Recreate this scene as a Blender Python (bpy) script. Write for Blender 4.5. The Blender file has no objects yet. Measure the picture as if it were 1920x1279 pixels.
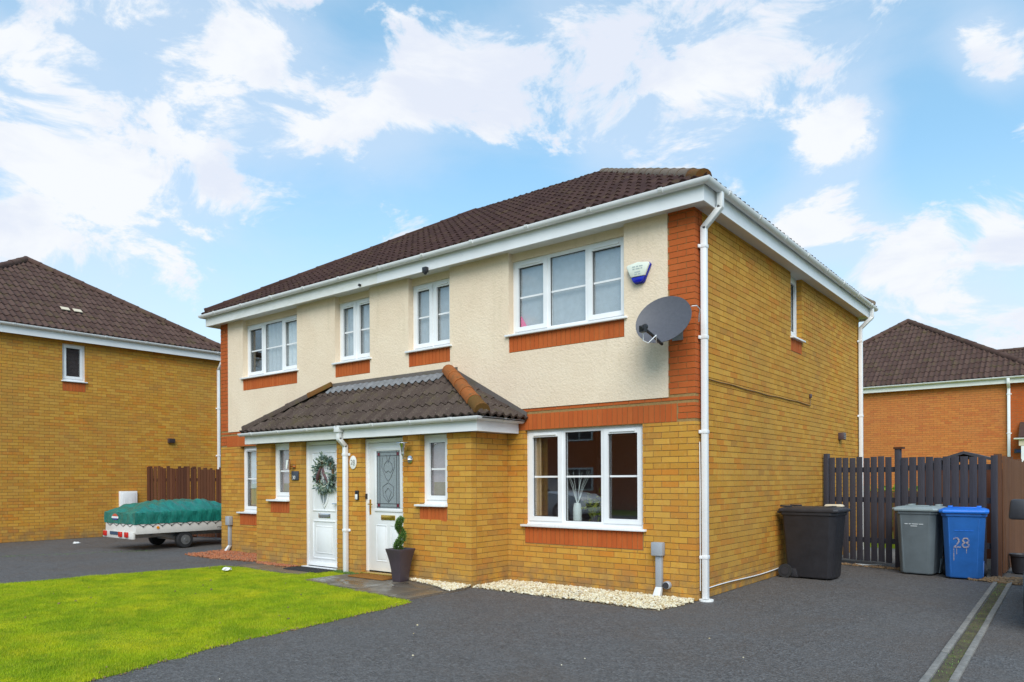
import bpy, bmesh, math, random
import numpy as np
from mathutils import Vector, Matrix

random.seed(7)
rng = np.random.default_rng(7)
SC = bpy.context.scene
COL = SC.collection

# ------------------------------------------------------------------ camera
cam_d = bpy.data.cameras.new('camera')
cam = bpy.data.objects.new('camera', cam_d)
COL.objects.link(cam)
CAM = Vector((3.68, -8.155, 1.464))
YAW, ROLL, FPX = math.radians(38.4), math.radians(0.27), 1370.0
cam.matrix_world = (Matrix.Translation(CAM) @ Matrix.Rotation(YAW, 4, 'Z')
                    @ Matrix.Rotation(math.radians(90), 4, 'X') @ Matrix.Rotation(-ROLL, 4, 'Z'))
cam_d.sensor_width = 36.0
cam_d.lens = 36.0 * FPX / 1920.0
cam_d.shift_y = (898.5 - 639.5) / 1920.0
cam_d.clip_start, cam_d.clip_end = 0.05, 900.0
SC.camera = cam
VDIR = Vector((-math.sin(YAW), math.cos(YAW), 0))

# ------------------------------------------------------------------ sky and sun
SUN_EL, SUN_AZ = math.radians(42), math.radians(144)      # azimuth clockwise from +Y, direction TO the sun
sun_dir = Vector((math.sin(SUN_AZ) * math.cos(SUN_EL), math.cos(SUN_AZ) * math.cos(SUN_EL), math.sin(SUN_EL)))
world = bpy.data.worlds.new('World')
SC.world = world
world.use_nodes = True
WT = world.node_tree
WT.nodes.clear()
def wn(t, **k):
    n = WT.nodes.new(t)
    for a, b in k.items(): setattr(n, a, b)
    return n
def wl(a, b): WT.links.new(a, b)
def wmath(op, a, b=None, clamp=False):
    n = wn('ShaderNodeMath', operation=op); n.use_clamp = clamp
    for i, x in enumerate((a, b)):
        if x is None: continue
        if isinstance(x, (int, float)): n.inputs[i].default_value = x
        else: wl(x, n.inputs[i])
    return n.outputs[0]
def wmix(f, a, b):
    n = wn('ShaderNodeMix', data_type='RGBA')
    for s, x in ((n.inputs[0], f), (n.inputs[6], a), (n.inputs[7], b)):
        if isinstance(x, (tuple, float, int)): s.default_value = x
        else: wl(x, s)
    return n.outputs[2]
w_out = wn('ShaderNodeOutputWorld'); w_bg = wn('ShaderNodeBackground')
SKY_STRENGTH = 0.10
w_bg.inputs['Strength'].default_value = SKY_STRENGTH
sky = wn('ShaderNodeTexSky', sky_type='NISHITA')
sky.sun_disc = False
sky.sun_elevation = SUN_EL
sky.sun_rotation = SUN_AZ
sky.air_density, sky.dust_density, sky.ozone_density = 1.0, 0.4, 1.0
geo = wn('ShaderNodeTexCoord')
d_raw = geo.outputs['Generated']
nrm = wn('ShaderNodeVectorMath', operation='NORMALIZE'); wl(d_raw, nrm.inputs[0])
DV = nrm.outputs[0]
sepd = wn('ShaderNodeSeparateXYZ'); wl(DV, sepd.inputs[0])
zz = wmath('MAXIMUM', sepd.outputs[2], 0.0)
# broad banks of cloud, each a direction, tightness and weight (negative: a gap of blue)
BANKS = [(-0.856,0.2849,0.4313,149.3,0.9),(-0.8662,0.3451,0.3613,198.7,0.75),(-0.9139,0.2931,0.281,410.0,0.6),(-0.7798,0.398,0.4833,111.9,0.6),(-0.7183,0.4835,0.5002,382.9,0.9),(-0.7695,0.4612,0.4417,369.9,0.8),(-0.8138,0.4401,0.3794,519.1,0.5),(-0.7433,0.529,0.4096,1358.1,0.4),(-0.6814,0.5919,0.4304,528.5,0.9),(-0.6269,0.6197,0.4722,605.2,0.7),(-0.5754,0.6484,0.4984,618.5,0.8),(-0.5568,0.6955,0.4542,965.3,0.7),(-0.7018,0.5599,0.4405,1363.0,0.5),(-0.4766,0.705,0.5252,308.5,0.8),(-0.3958,0.8002,0.4506,170.4,1.0),(-0.4697,0.7755,0.422,572.8,0.8),(-0.3021,0.8103,0.5022,82.1,0.55),(-0.1991,0.8475,0.492,236.2,0.35),(-0.218,0.8896,0.4014,846.2,1.1),(-0.0745,0.9061,0.4164,1338.9,0.8),(-0.0913,0.8882,0.4502,1840.0,0.7),(-0.2238,0.9233,0.312,416.9,0.9),(-0.2814,0.9107,0.3022,742.9,0.6),(-0.1725,0.9506,0.2582,807.8,0.7),(-0.1532,0.966,0.2083,638.1,0.6),(-0.0704,0.9648,0.2534,2897.9,0.7),(-0.0771,0.9835,0.1638,463.0,0.8),(-0.8655,0.3729,0.3344,1514.1,0.3),(-0.9148,0.2884,0.2828,3719.5,0.5),(-0.8131,0.4728,0.3394,3059.8,0.3),(-0.8822,0.3977,0.2521,56.4,0.35),(-0.2001,0.9716,0.1262,212.7,0.4),(-0.821,0.3598,0.4433,1221.5,-0.55),(-0.6773,0.5484,0.4904,640.7,-0.35),(-0.5708,0.625,0.5325,435.1,-0.7),(-0.551,0.7414,0.383,172.0,-0.5),(-0.7656,0.5444,0.3427,180.1,-0.25),(-0.1516,0.9266,0.3442,247.9,-0.9),(-0.2961,0.8791,0.3735,407.2,-0.7),(-0.1093,0.9178,0.3818,946.7,-0.5),(-0.2827,0.9346,0.216,562.1,-0.3),(-0.123,0.9799,0.1569,1462.6,-0.3),(-0.843,0.262,0.4698,4415.3,-0.5)]
acc = None
for bx_, by_, bz_, bk, ba in BANKS:
    dt = wn('ShaderNodeVectorMath', operation='DOT_PRODUCT'); wl(DV, dt.inputs[0]); dt.inputs[1].default_value = (bx_, by_, bz_)
    e = wmath('EXPONENT', wmath('MULTIPLY', wmath('SUBTRACT', dt.outputs['Value'], 1.0), bk))
    ma = wn('ShaderNodeMath', operation='MULTIPLY_ADD'); wl(e, ma.inputs[0]); ma.inputs[1].default_value = ba * (1.85 if ba > 0 and bk > 600 else 1.5 if ba > 0 and bk > 400 else 1.1)
    if acc is None: ma.inputs[2].default_value = 0.0
    else: wl(acc, ma.inputs[2])
    acc = ma.outputs[0]
def wnoise(scale, detail, rough, dist=0.0, off=(0, 0, 0), squash=1.6):
    mp = wn('ShaderNodeMapping'); wl(DV, mp.inputs[0]); mp.inputs['Location'].default_value = off
    mp.inputs['Scale'].default_value = (1, 1, squash)
    n = wn('ShaderNodeTexNoise'); wl(mp.outputs[0], n.inputs['Vector'])
    n.inputs['Scale'].default_value = scale; n.inputs['Detail'].default_value = detail
    n.inputs['Roughness'].default_value = rough; n.inputs['Distortion'].default_value = dist
    return n.outputs[0]
n1 = wnoise(7.0, 10, 0.64, 0.45, (3.1, 1.7, 0.4), 1.9)
n2 = wnoise(2.4, 4, 0.5, 0.0, (7.1, 0.7, 2.4))
n3 = wnoise(4.2, 6, 0.58, 0.4, (1.1, 5.7, 0.9), 2.2)
def wmap(x, a, b, c, d):
    n = wn('ShaderNodeMapRange', interpolation_type='SMOOTHSTEP'); wl(x, n.inputs[0])
    for i, q in enumerate((a, b, c, d)): n.inputs[i + 1].default_value = q
    return n.outputs[0]
dens = wmath('ADD', wmath('MULTIPLY', acc, 0.62), wmath('MULTIPLY', wmath('SUBTRACT', n1, 0.5), 5.0))
dens = wmath('ADD', dens, wmath('MULTIPLY', wmath('SUBTRACT', n2, 0.5), 0.6))
cover = wmap(dens, 0.42, 0.98, 0.0, 1.0)
veil = wmap(wmath('ADD', wmath('MULTIPLY', acc, 0.55), wmath('MULTIPLY', wmath('SUBTRACT', n3, 0.5), 1.6)), -0.25, 0.85, 0.0, 0.55)
hz = wmap(zz, 0.0, 0.40, 0.95, 0.0)
S = 1.0 / SKY_STRENGTH
tint = wn('ShaderNodeMix', data_type='RGBA', blend_type='MULTIPLY'); tint.inputs[0].default_value = 1.0
wl(sky.outputs[0], tint.inputs[6]); tint.inputs[7].default_value = (1.5, 1.85, 1.85, 1)
blue = wmix(0.38, tint.outputs[2], (0.32 * S, 0.59 * S, 0.77 * S, 1))
blue = wmix(hz, blue, (0.64 * S, 0.725 * S, 0.785 * S, 1))
blue = wmix(veil, blue, (0.56 * S, 0.645 * S, 0.77 * S, 1))
shade = wmap(n3, 0.40, 0.60, 0.0, 1.0)
cloud = wmix(shade, (0.60 * S, 0.645 * S, 0.75 * S, 1), (0.745 * S, 0.765 * S, 0.79 * S, 1))
cloud = wmix(wmap(cover, 0.3, 1.0, 0.0, 0.8), (0.70 * S, 0.745 * S, 0.80 * S, 1), cloud)
skycol = wmix(cover, blue, cloud)
below = wmap(sepd.outputs[2], -0.06, 0.0, 0.0, 1.0)
skycol = wmix(below, (0.25 * S, 0.25 * S, 0.25 * S, 1), skycol)
wl(skycol, w_bg.inputs['Color']); wl(w_bg.outputs[0], w_out.inputs[0])
world.cycles.sampling_method = 'MANUAL'
world.cycles.sample_map_resolution = 512

sun_d = bpy.data.lights.new('sun', 'SUN')
sun_d.energy = 2.6
sun_d.angle = math.radians(45)
sun_d.color = (1.0, 0.95, 0.87)
sun = bpy.data.objects.new('sun', sun_d)
COL.objects.link(sun)
sun.rotation_euler = sun_dir.to_track_quat('Z', 'Y').to_euler()
SC.view_settings.view_transform = 'Standard'
SC.view_settings.look = 'None'
SC.view_settings.gamma = 1.0
SC.view_settings.use_curve_mapping = False
SC.view_settings.exposure = 0.35
SC.cycles.max_bounces = 8
SC.cycles.transparent_max_bounces = 16

# ------------------------------------------------------------------ materials
MATS = {}
class NT:
    def __init__(s, name):
        s.m = bpy.data.materials.new(name); s.m.use_nodes = True
        s.t = s.m.node_tree; s.t.nodes.clear()
        s.out = s.t.nodes.new('ShaderNodeOutputMaterial')
    def n(s, t, **k):
        n = s.t.nodes.new(t)
        for a, b in k.items(): setattr(n, a, b)
        return n
    def l(s, a, b): s.t.links.new(a, b)
    def put(s, sock, x):
        if isinstance(x, (int, float)): sock.default_value = x
        elif isinstance(x, tuple): sock.default_value = x if len(x) == 4 or sock.type == 'VECTOR' else (*x, 1)
        else: s.l(x, sock)
    def math(s, op, a, b=0.0, clamp=False):
        n = s.n('ShaderNodeMath', operation=op); n.use_clamp = clamp
        s.put(n.inputs[0], a); s.put(n.inputs[1], b); return n.outputs[0]
    def pos(s): return s.n('ShaderNodeNewGeometry').outputs['Position']
    def noise(s, scale, detail=4, rough=0.55, vec=None, dist=0.0, stretch=None):
        v = vec or s.pos()
        if stretch:
            mp = s.n('ShaderNodeMapping'); s.l(v, mp.inputs[0]); mp.inputs['Scale'].default_value = stretch; v = mp.outputs[0]
        n = s.n('ShaderNodeTexNoise'); s.l(v, n.inputs['Vector'])
        n.inputs['Scale'].default_value = scale; n.inputs['Detail'].default_value = detail
        n.inputs['Roughness'].default_value = rough; n.inputs['Distortion'].default_value = dist
        return n.outputs[0]
    def ramp(s, x, stops, interp='LINEAR'):
        n = s.n('ShaderNodeValToRGB'); s.put(n.inputs[0], x); cr = n.color_ramp; cr.interpolation = interp
        while len(cr.elements) < len(stops): cr.elements.new(0.5)
        for e, (p, c) in zip(cr.elements, stops): e.position = p; e.color = (*c, 1)
        return n.outputs[0]
    def map(s, x, a, b, c=0.0, d=1.0):
        n = s.n('ShaderNodeMapRange'); s.put(n.inputs[0], x)
        for i, q in enumerate((a, b, c, d)): n.inputs[i + 1].default_value = q
        return n.outputs[0]
    def mix(s, f, a, b, blend='MIX'):
        n = s.n('ShaderNodeMix', data_type='RGBA', blend_type=blend)
        s.put(n.inputs[0], f); s.put(n.inputs[6], a); s.put(n.inputs[7], b); return n.outputs[2]
    def rnd(s):
        a = s.n('ShaderNodeObjectInfo').outputs['Random']; b = s.n('ShaderNodeNewGeometry').outputs['Random Per Island']
        return s.math('FRACT', s.math('ADD', s.math('MULTIPLY', a, 7.31), b))
    def bump(s, h, strength, dist=0.01):
        n = s.n('ShaderNodeBump'); s.put(n.inputs['Height'], h)
        n.inputs['Strength'].default_value = strength; n.inputs['Distance'].default_value = dist
        return n.outputs[0]
    def bsdf(s, col, rough=0.6, metal=0.0, normal=None, spec=0.5, trans=None):
        b = s.n('ShaderNodeBsdfPrincipled')
        s.put(b.inputs['Base Color'], col); s.put(b.inputs['Roughness'], rough); s.put(b.inputs['Metallic'], metal)
        s.put(b.inputs['Specular IOR Level'], spec)
        if normal is not None: s.l(normal, b.inputs['Normal'])
        sh = b.outputs[0]
        if trans:
            tr = s.n('ShaderNodeBsdfTranslucent'); s.put(tr.inputs[0], col)
            mx = s.n('ShaderNodeMixShader'); mx.inputs[0].default_value = trans
            s.l(sh, mx.inputs[1]); s.l(tr.outputs[0], mx.inputs[2]); sh = mx.outputs[0]
        s.l(sh, s.out.inputs[0]); MATS[s.m.name] = s.m
        return s.m

def simple(name, col, rough=0.5, metal=0.0, vary=0.06, scale=20.0, spec=0.5, bump=0.0):
    m = NT(name); nz = m.noise(scale, 4, 0.6)
    c = m.mix(m.map(nz, 0.3, 0.7, 0.0, 1.0), tuple(x * (1 - vary) for x in col), tuple(min(1, x * (1 + vary)) for x in col))
    r = m.map(m.noise(scale * 2.7, 3), 0.3, 0.7, max(0.02, rough - 0.07), min(1, rough + 0.07))
    return m.bsdf(c, r, metal, m.bump(nz, bump, 0.004) if bump else None, spec)

def brick_mat(name, stops, blot, dirt):
    m = NT(name)
    r = m.rnd()
    c = m.ramp(r, stops)
    b1 = m.noise(15.0, 4, 0.62, stretch=(1, 1, 0.45))
    c = m.mix(m.map(b1, 0.52, 0.70, 0.0, 0.62), c, blot)
    c = m.mix(m.map(m.noise(19.0, 4, 0.65, stretch=(1, 1, 0.4)), 0.54, 0.72, 0.0, 0.5), c, tuple(min(.7, x * 1.5) for x in dirt))
    g = m.noise(55.0, 5, 0.7)
    c = m.mix(m.map(g, 0.35, 0.7, 0.0, 0.30), c, dirt)
    big = m.noise(0.9, 4, 0.6)
    c = m.mix(m.map(big, 0.4, 0.7, 0.0, 0.45), c, dirt)
    c = m.mix(m.map(m.noise(0.35, 5, 0.65, stretch=(1, 1, 0.5)), 0.45, 0.7, 0.0, 0.30), c, tuple(x * 0.62 for x in dirt))
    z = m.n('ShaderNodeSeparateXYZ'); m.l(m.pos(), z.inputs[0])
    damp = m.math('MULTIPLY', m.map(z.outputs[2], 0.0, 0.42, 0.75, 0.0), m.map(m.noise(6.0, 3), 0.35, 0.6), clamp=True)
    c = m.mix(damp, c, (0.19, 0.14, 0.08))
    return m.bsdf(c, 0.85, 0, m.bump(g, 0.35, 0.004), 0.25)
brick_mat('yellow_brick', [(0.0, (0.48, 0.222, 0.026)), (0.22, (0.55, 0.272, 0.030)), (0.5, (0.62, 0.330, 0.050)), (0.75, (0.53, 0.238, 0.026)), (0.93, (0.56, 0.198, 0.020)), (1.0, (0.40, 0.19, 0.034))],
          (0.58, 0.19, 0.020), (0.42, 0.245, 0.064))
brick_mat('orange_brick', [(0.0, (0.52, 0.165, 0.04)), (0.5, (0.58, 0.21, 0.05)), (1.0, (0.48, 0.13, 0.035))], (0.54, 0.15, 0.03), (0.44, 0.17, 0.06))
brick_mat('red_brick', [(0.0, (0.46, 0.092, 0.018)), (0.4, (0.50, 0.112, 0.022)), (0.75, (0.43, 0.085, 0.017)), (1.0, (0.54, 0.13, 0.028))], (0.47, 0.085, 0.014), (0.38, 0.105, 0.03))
m = NT('mortar'); nz = m.noise(40, 4)
m.bsdf(m.ramp(nz, [(0.3, (0.25, 0.155, 0.062)), (0.7, (0.35, 0.225, 0.095))]), 0.95, 0, m.bump(nz, 0.4, 0.005), 0.1)
m = NT('render_coat')
nf = m.noise(38, 6, 0.65); nb = m.noise(1.3, 4, 0.6)
c = m.ramp(nb, [(0.3, (0.745, 0.60, 0.445)), (0.7, (0.805, 0.675, 0.515))])
c = m.mix(m.map(m.noise(7.0, 4, 0.6, stretch=(1, 1, 0.12)), 0.56, 0.8, 0, 0.35), c, (0.55, 0.46, 0.31))
c = m.mix(m.map(nf, 0.3, 0.45, 0.3, 0.0), c, (0.50, 0.40, 0.26))
m.bsdf(c, 0.92, 0, m.bump(nf, 0.7, 0.014), 0.2)
simple('white_plastic', (0.78, 0.79, 0.80), 0.34, 0, 0.045, 2.5)
m = NT('weathered_plastic'); nz = m.noise(3, 5, 0.65, stretch=(1, 1, 3))
m.bsdf(m.ramp(nz, [(0.35, (0.66, 0.66, 0.61)), (0.55, (0.74, 0.74, 0.71)), (0.8, (0.60, 0.60, 0.52))]), 0.45)
simple('white_gutter', (0.72, 0.73, 0.74), 0.38, 0, 0.06, 3)
simple('grey_plastic', (0.33, 0.35, 0.38), 0.45, 0, 0.05, 6)
simple('soffit_board', (0.70, 0.70, 0.69), 0.5, 0, 0.04, 3)
def tile_mat(name, cols, lich, lich_amt=0.5, moss=(0.10, 0.085, 0.03), ms=3.2, ma=0.55):
    m = NT(name)
    c = m.ramp(m.rnd(), [(0.0, cols[0]), (0.5, cols[1]), (1.0, cols[2])])
    f = m.noise(30, 6, 0.7)
    c = m.mix(m.map(f, 0.35, 0.68, 0.0, 0.6), c, cols[1])
    c = m.mix(m.map(m.noise(70, 3, 0.6), 0.62, 0.72, 0.0, lich_amt), c, lich)
    c = m.mix(m.map(m.noise(ms, 6, 0.7), 0.52, 0.70, 0.0, ma), c, moss)
    return m.bsdf(c, 0.9, 0, m.bump(f, 0.5, 0.006), 0.2)
tile_mat('roof_tile_plum', [(0.034, 0.016, 0.014), (0.047, 0.023, 0.020), (0.063, 0.032, 0.026)], (0.19, 0.125, 0.06), 0.7, (0.095, 0.066, 0.026))
tile_mat('roof_tile_brown', [(0.062, 0.034, 0.028), (0.084, 0.049, 0.040), (0.108, 0.065, 0.052)], (0.2, 0.17, 0.13), 0.25)
tile_mat('roof_tile_grey', [(0.052, 0.036, 0.030), (0.070, 0.050, 0.042), (0.092, 0.068, 0.056)], (0.34, 0.31, 0.22), 0.8)
tile_mat('ridge_tile_grey', [(0.14, 0.105, 0.08), (0.165, 0.125, 0.097), (0.19, 0.15, 0.115)], (0.45, 0.42, 0.35), 0.4)
tile_mat('ridge_tile_rust', [(0.27, 0.085, 0.022), (0.32, 0.10, 0.026), (0.22, 0.078, 0.024)], (0.45, 0.35, 0.2), 0.4, (0.12, 0.075, 0.03), 11.0, 0.9)
tile_mat('ridge_tile_moss', [(0.12, 0.048, 0.016), (0.15, 0.068, 0.018), (0.10, 0.065, 0.018)], (0.28, 0.22, 0.06), 0.5, (0.10, 0.10, 0.02))
tile_mat('lead_flashing', [(0.10, 0.09, 0.085), (0.15, 0.13, 0.12), (0.2, 0.18, 0.16)], (0.3, 0.25, 0.18), 0.5)
simple('lead_sheet', (0.20, 0.205, 0.215), 0.55, 0.2, 0.25, 12)
m = NT('glass')
lw = m.n('ShaderNodeLayerWeight'); lw.inputs[0].default_value = 0.5
fr_v = m.math('ADD', 0.10, m.math('MULTIPLY', m.math('POWER', lw.outputs['Facing'], 5.0), 0.85))
tr = m.n('ShaderNodeBsdfTransparent'); tr.inputs[0].default_value = (0.95, 0.97, 0.97, 1)
gl = m.n('ShaderNodeBsdfGlossy'); gl.inputs['Roughness'].default_value = 0.0; gl.inputs[0].default_value = (0.95, 0.97, 1, 1)
mx = m.n('ShaderNodeMixShader'); m.l(fr_v, mx.inputs[0]); m.l(tr.outputs[0], mx.inputs[1]); m.l(gl.outputs[0], mx.inputs[2])
m.l(mx.outputs[0], m.out.inputs[0]); MATS['glass'] = m.m
simple('white_blind', (0.62, 0.64, 0.66), 0.8, 0, 0.08, 12)
m = NT('frosted_glass')
nz = m.noise(60, 5, 0.7)
m.bsdf(m.ramp(nz, [(0.35, (0.19, 0.22, 0.24)), (0.65, (0.30, 0.34, 0.36))]), 0.22, 0, m.bump(nz, 0.5, 0.004), 0.8)
simple('lead_strip', (0.09, 0.10, 0.11), 0.5, 0.3)
simple('red_glass', (0.16, 0.012, 0.03), 0.2)
simple('dark_interior', (0.06, 0.045, 0.045), 0.8)
simple('room_wall', (0.42, 0.33, 0.34), 0.9)
simple('sky_grey_sheet', (0.45, 0.465, 0.485), 0.9, 0, 0.08, 12)  # pale grey stands for sky reflected in the upper panes, besides nets
simple('beige_curtain', (0.42, 0.30, 0.19), 0.9)
simple('gold_metal', (0.72, 0.46, 0.10), 0.28, 1.0, 0.06)
simple('chrome', (0.68, 0.68, 0.70), 0.22, 1.0, 0.04)
simple('copper', (0.55, 0.27, 0.12), 0.35, 1.0)
simple('black_plastic', (0.018, 0.018, 0.021), 0.45)
simple('charcoal_plastic', (0.030, 0.029, 0.034), 0.5, 0, 0.12, 10)
simple('dark_rubber', (0.02, 0.02, 0.022), 0.8)
m = NT('asphalt')
fine = m.noise(170, 3, 0.75); mid = m.noise(11, 6, 0.7); big = m.noise(0.7, 5, 0.62, dist=0.6)
vor = m.n('ShaderNodeTexVoronoi'); m.l(m.pos(), vor.inputs['Vector']); vor.inputs['Scale'].default_value = 62
vo2 = m.n('ShaderNodeTexVoronoi'); m.l(m.pos(), vo2.inputs['Vector']); vo2.inputs['Scale'].default_value = 24
sx = m.n('ShaderNodeSeparateColor'); m.l(vor.outputs['Color'], sx.inputs[0]); sy = m.n('ShaderNodeSeparateColor'); m.l(vo2.outputs['Color'], sy.inputs[0])
c = m.ramp(sx.outputs[0], [(0.0, (0.038, 0.034, 0.032)), (0.45, (0.097, 0.089, 0.085)), (0.8, (0.138, 0.131, 0.128)), (1.0, (0.21, 0.205, 0.205))])
c = m.mix(m.map(sy.outputs[1], 0.72, 0.95, 0.0, 0.55), c, (0.17, 0.165, 0.165))
c = m.mix(m.map(fine, 0.35, 0.7, 0.0, 0.5), c, (0.118, 0.109, 0.105))
c = m.mix(m.map(mid, 0.34, 0.66, 0.0, 0.45), c, (0.072, 0.069, 0.070))
c = m.mix(m.map(big, 0.45, 0.66, 0.0, 0.35), c, (0.122, 0.116, 0.114))
c = m.mix(m.map(m.noise(0.5, 6, 0.7), 0.48, 0.68, 0.0, 0.6), c, (0.105, 0.083, 0.068))
c = m.mix(m.map(m.noise(1.6, 6, 0.75, dist=0.4), 0.60, 0.72, 0.0, 0.5), c, (0.052, 0.048, 0.047))
m.bsdf(c, m.map(big, 0.35, 0.65, 0.6, 0.85), 0, m.bump(vor.outputs['Distance'], 1.0, 0.010), 0.4)
simple('road_asphalt', (0.08, 0.08, 0.082), 0.85, 0, 0.2, 60)
simple('concrete', (0.20, 0.195, 0.185), 0.85, 0, 0.22, 18, 0.3, 0.4)
simple('kerb_concrete', (0.215, 0.205, 0.19), 0.85, 0, 0.25, 25, 0.3, 0.4)
m = NT('paving')
a = m.noise(2.3, 5, 0.65); b = m.noise(90, 4, 0.7)
c = m.ramp(m.rnd(), [(0, (0.125, 0.10, 0.075)), (0.5, (0.16, 0.135, 0.105)), (1, (0.10, 0.085, 0.068))])
c = m.mix(m.map(a, 0.4, 0.65, 0, 0.6), c, (0.085, 0.066, 0.045)); c = m.mix(m.map(b, 0.4, 0.7, 0, 0.25), c, (0.2, 0.18, 0.15))
m.bsdf(c, m.map(a, 0.4, 0.62, 0.2, 0.6), 0, m.bump(b, 0.15, 0.003), 0.5)
m = NT('turf_soil')
m.bsdf(m.ramp(m.noise(3, 5), [(0.3, (0.15, 0.22, 0.010)), (0.7, (0.25, 0.30, 0.016))]), 0.95, 0, None, 0.1)
m = NT('grass')
c = m.ramp(m.noise(1.1, 5, 0.65), [(0.30, (0.19, 0.35, 0.010)), (0.48, (0.42, 0.55, 0.012)), (0.66, (0.74, 0.68, 0.02))])
c = m.mix(m.map(m.noise(2.6, 6, 0.75), 0.44, 0.66, 0.0, 0.9), c, (0.13, 0.26, 0.014))
c = m.mix(m.map(m.noise(1.7, 5, 0.7, dist=0.5), 0.50, 0.68, 0.0, 0.7), c, (0.62, 0.60, 0.035))
c = m.mix(m.map(m.noise(12, 4, 0.7), 0.60, 0.72, 0.0, 0.6), c, (0.50, 0.42, 0.08))
c = m.mix(0.38, c, m.ramp(m.n('ShaderNodeNewGeometry').outputs['Random Per Island'], [(0, (0.13, 0.26, 0.010)), (0.5, (0.40, 0.52, 0.012)), (0.9, (0.66, 0.64, 0.03)), (1.0, (0.62, 0.54, 0.12))]))
m.bsdf(c, 0.6, 0, None, 0.3, 0.35)
m = NT('white_gravel')
m.bsdf(m.ramp(m.rnd(), [(0, (0.74, 0.69, 0.54)), (0.5, (0.66, 0.58, 0.39)), (0.82, (0.50, 0.38, 0.20)), (0.93, (0.36, 0.24, 0.12)), (1, (0.78, 0.76, 0.70))]), 0.8)
m = NT('red_gravel')
m.bsdf(m.ramp(m.rnd(), [(0, (0.32, 0.09, 0.035)), (0.6, (0.42, 0.16, 0.07)), (1, (0.22, 0.12, 0.08))]), 0.85)
m = NT('leaf_litter')
m.bsdf(m.ramp(m.rnd(), [(0, (0.16, 0.09, 0.04)), (0.5, (0.26, 0.17, 0.09)), (1, (0.10, 0.07, 0.045))]), 0.9)
m = NT('garden_bed'); m.bsdf(m.ramp(m.noise(30, 4), [(0.3, (0.09, 0.06, 0.04)), (0.7, (0.2, 0.16, 0.12))]), 0.95)
m = NT('moss_strip')
m.bsdf(m.ramp(m.noise(6, 6, 0.7), [(0.36, (0.085, 0.072, 0.056)), (0.54, (0.125, 0.112, 0.068)), (0.70, (0.19, 0.18, 0.055))]), 0.95, 0, m.bump(m.noise(80, 4), 0.8, 0.02), 0.1)
def wood(name, c0, c1, c2):
    m = NT(name)
    g = m.noise(9, 5, 0.65, stretch=(6, 6, 0.35))
    c = m.ramp(m.rnd(), [(0, c0), (0.5, c1), (1, c2)])
    c = m.mix(m.map(g, 0.4, 0.68, 0, 0.5), c, tuple(x * 0.55 for x in c0))
    return m.bsdf(c, 0.75, 0, m.bump(g, 0.3, 0.004), 0.3)
wood('charcoal_fence_paint', (0.046, 0.045, 0.060), (0.058, 0.056, 0.071), (0.040, 0.039, 0.052))
wood('brown_fence_wood', (0.135, 0.058, 0.028), (0.17, 0.078, 0.038), (0.10, 0.042, 0.022))
wood('dark_brown_wood', (0.10, 0.034, 0.018), (0.15, 0.06, 0.028), (0.065, 0.024, 0.015))
simple('blue_bin_plastic', (0.025, 0.155, 0.52), 0.42, 0, 0.10, 8)
simple('blue_bin_lid', (0.015, 0.17, 0.68), 0.4, 0, 0.06, 8)
simple('grey_bin_plastic', (0.165, 0.20, 0.22), 0.48, 0, 0.08, 8)
simple('grey_bin_lid', (0.27, 0.33, 0.345), 0.45, 0, 0.06, 8)
simple('black_bin_plastic', (0.026, 0.025, 0.030), 0.5, 0, 0.18, 7)
simple('pale_print', (0.55, 0.60, 0.63), 0.6)
m = NT('worn_paint'); nz = m.noise(70, 4, 0.7)
m.bsdf(m.ramp(nz, [(0.42, (0.03, 0.12, 0.42)), (0.5, (0.36, 0.31, 0.30)), (0.7, (0.48, 0.42, 0.38))]), 0.8)
simple('dish_mesh', (0.085, 0.085, 0.10), 0.5, 0, 0.1, 30)
simple('alarm_cover', (0.72, 0.76, 0.66), 0.35)
simple('alarm_print', (0.40, 0.46, 0.44), 0.5)
simple('alarm_blue', (0.006, 0.014, 0.36), 0.2)
simple('planter_plastic', (0.060, 0.044, 0.054), 0.4, 0, 0.1, 6)
m = NT('topiary_leaf')
m.bsdf(m.ramp(m.n('ShaderNodeNewGeometry').outputs['Random Per Island'], [(0, (0.05, 0.12, 0.03)), (0.5, (0.11, 0.22, 0.05)), (1, (0.22, 0.36, 0.09))]), 0.55, 0, None, 0.4, 0.2)
m = NT('wreath_leaf')
m.bsdf(m.ramp(m.n('ShaderNodeNewGeometry').outputs['Random Per Island'], [(0, (0.07, 0.12, 0.11)), (0.35, (0.17, 0.24, 0.23)), (0.6, (0.23, 0.30, 0.22)), (0.8, (0.09, 0.15, 0.10)), (1, (0.40, 0.46, 0.36))]), 0.6, 0, None, 0.3, 0.15)
simple('wreath_ribbon', (0.10, 0.045, 0.05), 0.6)
simple('wreath_berry', (0.66, 0.66, 0.55), 0.5)
m = NT('tent_cover')
wv = m.noise(5, 4, 0.6, stretch=(1.0, 2.5, 1.5)); 
m.bsdf(m.ramp(wv, [(0.3, (0.006, 0.125, 0.105)), (0.7, (0.012, 0.205, 0.165))]), 0.30, 0, m.bump(m.noise(7, 4, 0.6, stretch=(1, 2.4, 1), dist=0.8), 0.45, 0.05), 0.6)
simple('trailer_white', (0.66, 0.64, 0.60), 0.45, 0, 0.05, 4)
simple('red_lens', (0.55, 0.015, 0.010), 0.2)
simple('orange_lens', (0.75, 0.25, 0.01), 0.3)
simple('plate_blue', (0.03, 0.07, 0.13), 0.4)
simple('print_black', (0.02, 0.02, 0.02), 0.5)
simple('print_red', (0.55, 0.10, 0.05), 0.5)
simple('print_blue', (0.04, 0.06, 0.30), 0.5)
simple('galvanised', (0.34, 0.35, 0.36), 0.45, 0.8)
simple('plaque_white', (0.78, 0.78, 0.74), 0.3)
simple('slate', (0.045, 0.055, 0.075), 0.5, 0, 0.2, 40)
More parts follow.
